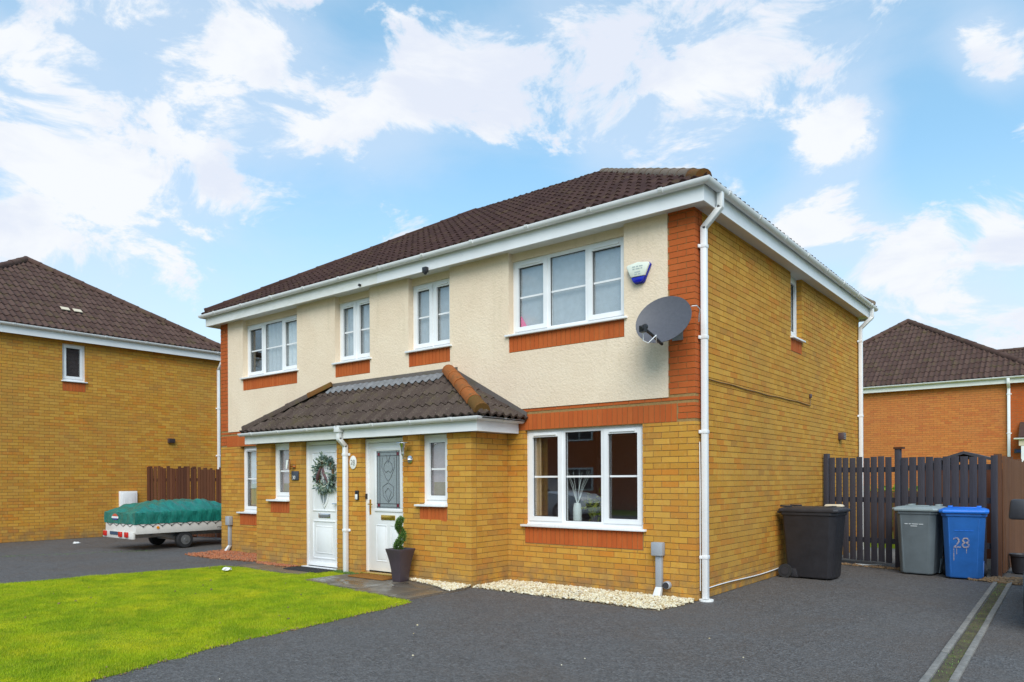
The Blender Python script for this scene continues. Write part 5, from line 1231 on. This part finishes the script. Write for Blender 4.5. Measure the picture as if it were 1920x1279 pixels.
# brown fence across the left drive
lf = thing('board_fence', 'weathered dark brown board fence behind the covered trailer', 'fence', (-13.5, 1.55, 0))
x = -16.55; k = 0
while x < -10.62:
    yb = 1.3 + .5 * (x + 16.55) / 5.95; f = (x + 16.55) / 5.95; w_ = rng.uniform(.10, .15); h_ = 1.84 - .12 * f + rng.uniform(-.05, .03)
    mb = MB(); mb.box(x, x + w_, yb, yb + .02, .04, h_); part('board', mb, ['dark_brown_wood'], lf); x += w_ + (rng.uniform(.02, .05) if rng.random() < .5 else .004); k += 1
for u in (0.0, .34, .68, .99):
    x = -16.52 + 5.95 * u; yb = 1.32 + .5 * u; mb = MB(); mb.box(x - .04, x + .04, yb + .021, yb + .10, 0, 1.86 - .1 * u); part('post', mb, ['dark_brown_wood'], lf)
for z in (.45, 1.45):
    mb = MB(); mb.hexa([(-16.5, 1.33, z), (-10.7, 1.815, z), (-10.7, 1.85, z), (-16.5, 1.365, z), (-16.5, 1.33, z + .08), (-10.7, 1.815, z + .08), (-10.7, 1.85, z + .08), (-16.5, 1.365, z + .08)]); part('rail', mb, ['dark_brown_wood'], lf)

# ------------------------------------------------------------------ covered trailer
t = thing('tent_trailer', 'white camping trailer with a green fabric cover beside the left house', 'trailer', (-12.45, 0, 0))
TX0, TX1, TY0, TY1 = -13.16, -11.75, -1.18, 1.12
mb = MB(); mb.box(TX0, TX1, TY0, TY1, .355, .57); part('body', mb, ['trailer_white'], t, bevel=.012)
mb = MB(); mb.box(TX0 - .02, TX1 + .0, TY0 - .05, TY0 - .003, .255, .40); BP = part('rear_panel', mb, ['trailer_white'], t, bevel=.008)
for x in (-13.03, -12.30, -12.02):
    mb = MB(); mb.box(x - .07, x + .07, TY0 - .085, TY0 - .051, .29, .40); part('tail_lamp', mb, ['red_lens'], BP, bevel=.010)
mb = MB(); mb.box(-12.80, -12.40, TY0 - .062, TY0 - .051, .325, .395); part('number_plate', mb, ['plate_blue'], BP)
# cover: a grid draped over the load
nx, ny = 34, 60; vs = []; fs = []
def cov(u, v):
    x = TX0 - .012 + (TX1 - TX0 + .024) * u; y = TY0 - .015 + (TY1 - TY0 + .03) * v
    ex = min(u, 1 - u) * (TX1 - TX0); ey0 = v * (TY1 - TY0); ey1 = (1 - v) * (TY1 - TY0)
    hs = min(1, ex / .34) ; hy = min(1, ey0 / .5); hy2 = min(1, ey1 / .4)
    top = .80 + .205 * min(hs ** .8, hy ** .9, hy2)
    fold = .018 * math.sin(9 * y + 5 * x + 2 * math.sin(4 * x)) + .014 * math.sin(17 * y - 11 * x) + .01 * math.sin(31 * y + 7 * x)
    top += fold * min(1, ex / .2) + .02 * math.sin(3.1 * y + 1) * hs
    return x, y, top
for j in range(ny + 1):
    for i in range(nx + 1): vs.append(cov(i / nx, j / ny))
for j in range(ny):
    for i in range(nx): a = j * (nx + 1) + i; fs.append((a, a + 1, a + nx + 2, a + nx + 1))
per = [(i, 0) for i in range(nx)] + [(nx, j) for j in range(ny)] + [(i, ny) for i in range(nx, 0, -1)] + [(0, j) for j in range(ny, 0, -1)]
base = len(vs); np_ = len(per)
for lev, z in ((1, .72), (2, .64), (3, .565)):
    for k, (i, j) in enumerate(per):
        x, y, _ = vs[j * (nx + 1) + i]; w = .008 * math.sin(k * .9 + lev) * (1 if lev < 3 else .4); ox = (1 if i == nx else -1 if i == 0 else 0); oy = (1 if j == ny else -1 if j == 0 else 0)
        vs.append((x + ox * w, y + oy * w, z + .006 * math.sin(k * .7)))
for k, (i, j) in enumerate(per):
    k2 = (k + 1) % np_; i2, j2 = per[k2]; fs.append((j * (nx + 1) + i, base + k, base + k2, j2 * (nx + 1) + i2))
    for lev in range(2): fs.append((base + lev * np_ + k, base + (lev + 1) * np_ + k, base + (lev + 1) * np_ + k2, base + lev * np_ + k2))
mb = MB(); mb.add(vs, fs); CV = part('cover', mb, ['tent_cover'], t, 50)
# crest on the rear of the cover
mb = MB(); mb.prism([(-12.79, TY0 - .026, .672), (-12.47, TY0 - .026, .672), (-12.48, TY0 - .026, .712), (-12.78, TY0 - .026, .712)], (0, -.004, 0)); part('badge_band', mb, ['paper_white'], CV)
mb = MB(); mb.prism([(-12.77, TY0 - .026, .715), (-12.49, TY0 - .026, .715), (-12.56, TY0 - .026, .76), (-12.63, TY0 - .026, .772), (-12.70, TY0 - .026, .76)], (0, -.004, 0)); part('badge_crown', mb, ['print_red'], CV)
mb = MB(); mb.prism([(-12.76, TY0 - .026, .669), (-12.70, TY0 - .026, .64), (-12.56, TY0 - .026, .64), (-12.50, TY0 - .026, .669)], (0, -.004, 0)); part('badge_foot', mb, ['print_blue'], CV)
mb = MB(); yy = TY0 + .05; k = 0; pts = []
while yy < TY1: pts.append((TX1 + .008, yy, .57 if k % 2 == 0 else .515)); yy += .10; k += 1
mb.tube(pts, .005, 5); pts = []
for k in range(9): pts.append((TX0 + .08 + k * .155, TY0 - .008, .57 if k % 2 == 0 else .51))
mb.tube(pts, .005, 5); part('lacing', mb, ['black_plastic'], t)
for k in range(1, 23, 2):
    y = TY0 + .05 + .1 * k
    if y < TY1: mb = MB(); mb.tube([(TX1 + .002, y, .512), (TX1 + .014, y, .512)], .014, 8); part('hook', mb, ['black_plastic'], t)
mb = MB(); mb.tube([(TX1 + .001, -.72, .48), (TX1 + .012, -.72, .48)], .03, 14); part('reflector', mb, ['orange_lens'], t, 40)
text('lettering', 'ITB', .075, 'print_black', t, (TX1 + .002, .67, .405), (0, 1, 0), (0, 0, 1), .001)
mb = MB(); mb.box(-12.95, -11.98, -.16, -.05, .16, .25); mb.box(-12.9, -12.8, TY0 + .1, TY1, .26, .354); mb.box(-12.1, -12.0, TY0 + .1, TY1, .26, .354); mb.strut((-11.95, -.75, .34), (-11.95, -.30, .25), .06, .05); part('chassis', mb, ['galvanised'], t)
for x0_, x1_, s_ in ((-11.93, -11.77, 1), (-13.13, -12.97, -1)):
    w_c = (x0_ + x1_) / 2; mb = MB(); prof = [(.10, -.08), (.165, -.075), (.182, -.05), (.182, .05), (.165, .075), (.10, .08)]
    vs = [(w_c + o, -.107 + r_ * math.cos(a_), .184 + r_ * math.sin(a_)) for r_, o in prof for a_ in [k * 2 * math.pi / 24 for k in range(24)]]
    fs = [(i * 24 + k, i * 24 + (k + 1) % 24, (i + 1) * 24 + (k + 1) % 24, (i + 1) * 24 + k) for i in range(5) for k in range(24)] + [tuple(range(24)), tuple(range(120, 144))]
    mb.add(vs, fs); wh = part('wheel', mb, ['dark_rubber'], t, 40)
    mb = MB(); xo = x1_ if s_ > 0 else x0_
    mb.tube([(xo - s_ * .0, -.107, .184), (xo + s_ * .006, -.107, .184)], .105, 20); mb.tube([(xo + s_ * .006, -.107, .184), (xo + s_ * .022, -.107, .184)], .04, 12); part('rim', mb, ['galvanised'], wh, 40)

# ------------------------------------------------------------------ left neighbour
NX, NY0, NY1 = -16.65, -4.27, 3.56
nh = thing('brick_house', 'yellow brick neighbouring house with brown hipped roof at left edge', 'house', (-21.5, -.35, 0))
NF = Face('right', NX); NFr = Face('front', NY0)
nb = []; nwin = (-.745, -.20, 4.03, 4.97)
courses(NF, NY0 + .111, NY1, 0, 5.05, [(nwin[0], nwin[1], nwin[2] - .05, nwin[3]), (-.745, -.2, 3.74, 3.98)], 0, nb); soldiers(NF, -.74, -.205, 3.75, 3.975, 1, nb)
courses(NFr, -26.4, NX, 0, 5.05, [], 0, nb)
w_ = MB(); wall_slab(w_, NF, NY0 + .2, NY1, -.1, 5.05, [(nwin[0] - e, nwin[1] + e, nwin[2] - .03, nwin[3])], .007, .2); wall_slab(w_, NFr, -26.4, NX - .006, -.1, 5.05, [], .007, .2); w_.box(-26.4, NX - .2, NY1 - .2, NY1 - .003, -.1, 5.05); w_.box(-26.4, -26.2, NY0 + .2, NY1 - .2, -.1, 5.05)
NW = part('wall', w_, ['mortar'], nh); lay_bricks(nb, 0, ['yellow_brick', 'red_brick'], NW)
window(nh, NF, *nwin, .075, [(1.0, True)], bar=0, vents=True, sill=(.03, .03), fw=.06, blind=[(nwin[0] + .04, nwin[1] - .04, 4.05, 4.95, 'dark_interior', False)])  # no real blind: dark sheet painted as the unlit room behind the pane
for bx in ((NX + .18, NX + .20, NY0 - .2, NY1 + .2, 5.0, 5.20), (-26.5, NX + .18, NY1 + .18, NY1 + .20, 5.0, 5.2), (-26.5, NX + .18, NY0 - .2, NY0 - .18, 5.0, 5.2)):
    q = MB(); q.box(*bx); part('fascia', q, ['white_plastic'], nh)
q = MB(); q.box(NX - .1, NX + .18, NY0 - .18, NY1 + .18, 5.035, 5.048); part('soffit', q, ['soffit_board'], nh)
gutter(nh, (NX + .202, NY0 - .2), (NX + .202, NY1 + .25), (1, 0), 5.225, .055, 0, 0)
downpipe(nh, [(NX + .055, NY1 - .13, .03), (NX + .055, NY1 - .13, 4.75), (NX + .255, NY1 - .13, 4.97), (NX + .255, NY1 - .13, 5.2)], [(NX + .055, NY1 - .13, z) for z in (2.2, 3.6)])
nEX, nEY0, nEY1, nEZ = NX + .245, NY0 - .245, NY1 + .245, 5.24
nry = (nEY0 + nEY1) / 2; nax, nrz = -20.25, 7.80
q = MB(); q.add([(-27, nEY0 + .03, nEZ - .03), (nEX - .03, nEY0 + .03, nEZ - .03), (nEX - .03, nEY1 - .03, nEZ - .03), (-27, nEY1 - .03, nEZ - .03), (-27, nry, nrz - .05), (nax, nry, nrz - .05)], [(0, 1, 5, 4), (1, 2, 5), (2, 3, 4, 5), (3, 0, 4), (0, 3, 2, 1)])
NR = part('roof', q, ['tarmac_strip'], nh)
tiled_hip(NR, 'roof_tile_brown', -27.0, nEX, nEY0, nEY1, nEZ, (-27.0, nry, nax, nry, nrz), 0, 300)
ridge_run(NR, ['roof_tile_brown'], (nEX - .05, nEY0 + .05, nEZ + .06), (nax, nry, nrz + .03), .10); ridge_run(NR, ['roof_tile_brown'], (nEX - .05, nEY1 - .05, nEZ + .06), (nax, nry, nrz + .03), .10); ridge_run(NR, ['roof_tile_brown'], (nax, nry, nrz + .03), (-26.9, nry, nrz + .03), .10)
slp = Vector((nax - nEX, 0, nrz - nEZ)).normalized(); nn_ = Vector((0, 1, 0)).cross(slp).normalized()
for yy in (-.50, -.20):
    c = Vector((nEX, yy, nEZ)) + slp * 1.17; q = MB(); q.prism([c + nn_ * .07, c + Vector((0, .2, 0)) + nn_ * .07, c + Vector((0, .2, 0)) + slp * .16 + nn_ * .07, c + slp * .16 + nn_ * .07], nn_ * .015); o = part('roof_vent', q, ['cream_stone'], NR)
t = thing('flue_vent', 'small brown boxed vent low on the left neighbouring wall', 'vent', (NX, 2.0, 2.6)); mb = MB(); mb.box(NX + .003, NX + .09, 1.92, 2.10, 2.53, 2.65); part('box', mb, ['vent_brown'], t, bevel=.006); mb = MB(); [mb.box(NX + .091, NX + .096, 1.93, 2.09, 2.545 + .03 * k, 2.56 + .03 * k) for k in range(4)]; part('louvre', mb, ['charcoal_plastic'], t)
t = thing('meter_cabinet', 'white meter cabinet on the left neighbouring wall behind the trailer', 'meter cabinet', (NX, .82, .9)); mb = MB(); mb.box(NX + .003, NX + .09, .60, 1.05, .55, 1.19); part('frame', mb, ['white_plastic'], t, bevel=.008); mb = MB(); mb.box(NX + .091, NX + .098, .65, 1.0, .60, 1.14); part('door', mb, ['white_gutter'], t, bevel=.004); mb = MB(); [mb.box(NX + .0985, NX + .101, .71 + .12 * k, .79 + .12 * k, .72, 1.0) for k in range(2)]; part('pressed_panel', mb, ['white_plastic'], t)

# ------------------------------------------------------------------ house behind, right
HY, HX0, HX1 = 21.0, -6.2, 2.45
rh = thing('brick_house', 'orange brick house with brown hipped roof behind the charcoal fence', 'house', (-2.1, 25, 0))
HF = Face('front', HY); hb = []
courses(HF, HX0, 1.50, 0, 4.6, [], 0, hb); courses(HF, 1.51, HX1, 0, 4.6, [], 1, hb)
w_ = MB(); wall_slab(w_, HF, HX0 + .006, HX1 - .006, -.1, 4.6, [], .007, .2); w_.box(HX1 - .2, HX1 - .006, HY + .2, HY + 9, -.1, 4.6); w_.box(HX0, HX0 + .2, HY + .2, HY + 9, -.1, 4.6); w_.box(HX0 + .2, HX1 - .2, HY + 8.8, HY + 9, -.1, 4.6)
HW = part('wall', w_, ['mortar'], rh); lay_bricks(hb, 0, ['orange_brick', 'red_brick'], HW)
q = MB(); q.box(HX0 - .2, HX1 + .2, HY - .2, HY - .18, 4.54, 4.73); part('fascia', q, ['weathered_plastic'], rh); q = MB(); q.box(HX1 + .18, HX1 + .2, HY - .18, HY + 9, 4.54, 4.73); part('fascia', q, ['weathered_plastic'], rh)
q = MB(); q.box(HX0 - .2, HX1 + .18, HY - .18, HY + .1, 4.575, 4.588); part('soffit', q, ['soffit_board'], rh)
gutter(rh, (HX0 - .2, HY - .202), (HX1 + .2, HY - .202), (0, -1), 4.745, .055, 0, 0)
downpipe(rh, [(1.56, HY - .055, .03), (1.56, HY - .055, 4.4), (1.56, HY - .25, 4.55), (1.56, HY - .25, 4.73)], [(1.56, HY - .055, z) for z in (2.9, 4.2)], 'y', w=.085)
hx0, hx1, hy0, hz0 = HX0 - .245, HX1 + .245, HY - .245, 4.755
q = MB(); q.add([(hx0 + .03, hy0 + .03, hz0 - .03), (hx1 - .03, hy0 + .03, hz0 - .03), (hx1 - .03, HY + 9.2, hz0 - .03), (hx0 + .03, HY + 9.2, hz0 - .03), (-2.10, 24.95, 7.68), (-2.10, HY + 9.2, 7.68)], [(0, 1, 4), (1, 2, 5, 4), (2, 3, 5), (3, 0, 4, 5), (0, 3, 2, 1)])
HR = part('roof', q, ['tarmac_strip'], rh)
tiled_hip(HR, 'roof_tile_brown', hx0, hx1, hy0, HY + 9.2, hz0, (-2.10, 24.95, -2.10, HY + 9.2, 7.72), 250, 0, w=.33, gauge=.36, amp=.042)
ridge_run(HR, ['roof_tile_brown'], (hx0 + .05, hy0 + .05, hz0 + .06), (-2.10, 24.95, 7.76), .11); ridge_run(HR, ['roof_tile_brown'], (hx1 - .05, hy0 + .05, hz0 + .06), (-2.10, 24.95, 7.76), .11); ridge_run(HR, ['roof_tile_brown'], (-2.1, 24.95, 7.76), (-2.1, HY + 9.1, 7.76), .11)
# small canopy on its front, far right
q = MB(); q.prism([(1.86, HY - .75, 2.70), (3.2, HY - .75, 2.70), (3.2, HY, 3.2), (1.86, HY, 3.2)], (0, 0, .06)); CN = part('canopy', q, ['roof_tile_brown'], rh)
q = MB(); q.box(1.87, 3.2, HY - .72, HY - .69, 2.46, 2.66); part('canopy_fascia', q, ['cream_stone'], CN)
gutter(CN, (1.74, HY - .72), (3.2, HY - .72), (0, -1), 2.70, .05, 0, 0, 'white_plastic')
q = MB(); q.box(1.93, 2.02, HY - .72, HY - .63, 0, 2.45); part('canopy_post', q, ['white_plastic'], CN)
t = thing('wall_plate', 'small blue grey plate on the red brick wall at far right', 'sign', (1.83, HY, 2.3)); mb = MB(); mb.box(1.70, 1.98, HY - .03, HY - .003, 2.24, 2.38); part('plate', mb, ['slate'], t); mb = MB(); mb.box(1.76, 1.92, HY - .034, HY - .0305, 2.29, 2.33); part('plate_print', mb, ['print_blue'], t)
# further roof beyond it
fh = thing('far_house', 'brown roofed brick house behind the orange house at right edge', 'house', (4.5, 38, 0))
q = MB(); q.box(-1.6, 9.0, 33.0, 41.0, 0, 5.2); part('wall', q, ['red_brick'], fh)
q = MB(); q.add([(-2, 32.7, 5.2), (9.4, 32.7, 5.2), (9.4, 41.3, 5.2), (-2, 41.3, 5.2), (-1.9, 37, 7.85), (9.3, 37, 7.85)], [(0, 1, 5, 4), (1, 2, 5), (2, 3, 4, 5), (3, 0, 4), (0, 3, 2, 1)]); FRF = part('roof', q, ['tarmac_strip'], fh)
s_ = Vector((0, 4.3, 2.65)).normalized(); slope(FRF, 'roof_tile_brown', (-2, 32.65, 5.24), (1, 0, 0), s_, Vector((1, 0, 0)).cross(s_), 11.3, 5.0, [], 0, w=.33, gauge=.36, amp=.042)
ridge_run(FRF, ['roof_tile_brown'], (-1.9, 37, 7.93), (9.3, 37, 7.93), .11)
q = MB(); q.box(-1.2, .2, 32.9, 32.98, 3.2, 4.4); part('window', q, ['white_plastic'], fh)

# back garden bits seen over and through the fence
t = thing('garden_shed', 'dark grey felted shed roof showing above the charcoal fence', 'shed', (1.95, 8.0, 0))
mb = MB(); mb.box(1.2, 2.5, 7.3, 9.3, 0, 1.60); part('wall', mb, ['dark_brown_wood'], t)
mb = MB(); mb.prism([(1.08, 7.2, 1.66), (1.88, 7.2, 1.93), (2.55, 7.2, 1.72), (2.55, 7.2, 1.68), (1.88, 7.2, 1.88), (1.08, 7.2, 1.62)], (0, 2.2, 0)); part('roof', mb, ['shed_felt'], t)
mb = MB(); mb.box(1.5, 2.1, 7.28, 7.299, 0.05, 1.5); part('door', mb, ['brown_fence_wood'], t)
t = thing('garden_hedge', 'low bright green hedge seen through the fence gaps', 'hedge', (-.7, 13.5, 0))
mb = MB(); mb.box(-1.9, .2, 13.2, 13.7, 0, 1.0); part('branch_mass', mb, ['topiary_leaf'], t); mb = MB()
for i in range(2600):
    p = Vector((rng.uniform(-2.0, .3), rng.uniform(13.0, 13.9), rng.uniform(.05, 1.2))); dv = Vector((rng.normal(), rng.normal(), rng.normal())).normalized() * .05; sd = dv.cross(Vector((rng.normal(), rng.normal(), rng.normal()))).normalized() * .03; mb.add([p, p + dv + sd, p + dv * 2, p + dv - sd], [(0, 1, 2, 3)])
stuff(part('foliage', mb, ['hedge_leaf'], t, fixn=False))
rf = thing('board_fence', 'tall brown rear fence panel half hidden behind the charcoal slats', 'fence', (.1, 9.5, 0))
for k in range(20): mb = MB(); mb.box(-.4 + k * .115, -.295 + k * .115, 9.5, 9.52, .03, 1.15 + .01 * (k % 3)); part('board', mb, ['brown_fence_wood'], rf)
for z in (.3, .95): mb = MB(); mb.box(-.4, 1.9, 9.521, 9.56, z, z + .08); part('rail', mb, ['brown_fence_wood'], rf)

# ------------------------------------------------------------------ cars
def car(label, loc, rot, paint, group=None):
    t = thing('parked_car', label, 'car', loc, rot, group)       # local: nose at -y
    def station(y, hw, z0, z1): return [(-hw * .86, y, z0), (hw * .86, y, z0), (hw, y, z0 + .16), (hw * 1.0, y, (z0 + z1) / 2), (hw * .95, y, z1 - .05), (hw * .84, y, z1), (-hw * .84, y, z1), (-hw * .95, y, z1 - .05), (-hw, y, (z0 + z1) / 2), (-hw, y, z0 + .16)]
    def loft(st, name, mat, par, sm=45):
        n = len(st[0]); mb = MB(); mb.add([p for s in st for p in s], [(i * n + k, i * n + (k + 1) % n, (i + 1) * n + (k + 1) % n, (i + 1) * n + k) for i in range(len(st) - 1) for k in range(n)] + [tuple(range(n)), tuple(reversed(range((len(st) - 1) * n, len(st) * n)))]); return part(name, mb, [mat], par, sm)
    B_ = loft([station(*q) for q in ((-2.05, .60, .36, .70), (-2.0, .74, .28, .80), (-1.75, .85, .22, .92), (-1.0, .88, .22, 1.0), (-.6, .88, .22, 1.04), (.8, .88, .22, 1.06), (1.6, .87, .22, 1.06), (1.95, .82, .26, 1.02), (2.05, .72, .34, .94))], 'body', paint, t)
    loft([[(-a, y, z), (a, y, z), (a, y, z + .012), (-a, y, z + .012)] for y, a, z in ((.05, .58, 1.535), (.6, .60, 1.56), (1.3, .58, 1.54), (1.5, .56, 1.51))], 'roof_panel', paint, t)
    loft([[(-b, y, 1.03), (b, y, 1.03), (a, y2, z), (-a, y2, z)] for y, y2, b, a, z in ((-.72, -.70, .74, .70, 1.06), (-.5, .0, .77, .58, 1.53), (.6, .6, .79, .61, 1.555), (1.35, 1.3, .79, .59, 1.535), (1.75, 1.5, .77, .57, 1.50), (1.95, 1.92, .72, .68, 1.06))], 'window_glass', 'black_plastic', t, 30)
    for sx in (-1, 1):
        for y in (-1.28, 1.27):
            mb = MB(); mb.tube([(sx * .72, y, .33), (sx * .895, y, .33)], .33, 28); w_ = part('wheel', mb, ['dark_rubber'], t, 40); mb = MB(); mb.tube([(sx * .896, y, .33), (sx * .905, y, .33)], .22, 20); part('rim', mb, ['galvanised'], w_, 40)
        mb = MB(); mb.hexa([(sx * .90, -.62, 1.0), (sx * 1.09, -.60, 1.0), (sx * 1.09, -.48, 1.0), (sx * .90, -.50, 1.0), (sx * .91, -.62, 1.22), (sx * 1.07, -.60, 1.22), (sx * 1.07, -.49, 1.22), (sx * .91, -.50, 1.22)]); part('wing_mirror', mb, ['charcoal_plastic'], t, bevel=.03)
        mb = MB(); mb.strut((sx * .80, -.55, 1.02), (sx * .95, -.55, 1.06), .06, .05); part('mirror_arm', mb, ['charcoal_plastic'], t)
        mb = MB(); mb.hexa([(sx * .50, -2.02, .66), (sx * .76, -1.90, .66), (sx * .76, -1.80, .66), (sx * .50, -1.92, .66), (sx * .52, -1.99, .80), (sx * .77, -1.86, .82), (sx * .77, -1.76, .82), (sx * .52, -1.89, .80)]); part('headlight', mb, ['chrome'], t, bevel=.02)
        mb = MB(); mb.box(sx * .70 - .10, sx * .70 + .10, 1.96, 2.03, .78, .95); part('tail_light', mb, ['red_lens'], t, bevel=.02)
    mb = MB(); mb.box(-.42, .42, -2.075, -2.02, .48, .62); part('grille', mb, ['black_plastic'], t, bevel=.01)
    return t
car('pale parked car whose dark wing mirror shows at the right edge', (4.06, 2.02, 0), 0, 'car_paint_pale')
car('white car parked opposite, seen only in the window reflections', (-12.0, -13.4, 0), math.pi / 2, 'car_paint_white')
# house across the road: what the ground floor window mirrors
oh = thing('opposite_house', 'red brick house across the road mirrored in the ground floor window', 'house', (-13, -25, 0))
q = MB(); q.box(-22, -4, -29, -21.5, 0, 5.0); part('wall', q, ['red_brick'], oh)
q = MB(); q.add([(-22.4, -29.4, 5), (-3.6, -29.4, 5), (-3.6, -21.1, 5), (-22.4, -21.1, 5), (-18.2, -25.2, 7.4), (-7.8, -25.2, 7.4)], [(0, 1, 5, 4), (1, 2, 5), (2, 3, 4, 5), (3, 0, 4), (0, 3, 2, 1)]); part('roof', q, ['roof_tile_brown'], oh)
for x in (-20, -16.5, -12.0, -8.0):
    for z in (.9, 3.3):
        q = MB(); q.box(x, x + 1.5, -21.498, -21.44, z, z + 1.1); w_ = part('window', q, ['white_plastic'], oh); q = MB(); q.box(x + .08, x + .71, -21.438, -21.43, z + .08, z + 1.02); q.box(x + .79, x + 1.42, -21.438, -21.43, z + .08, z + 1.02); part('pane', q, ['black_plastic'], w_)
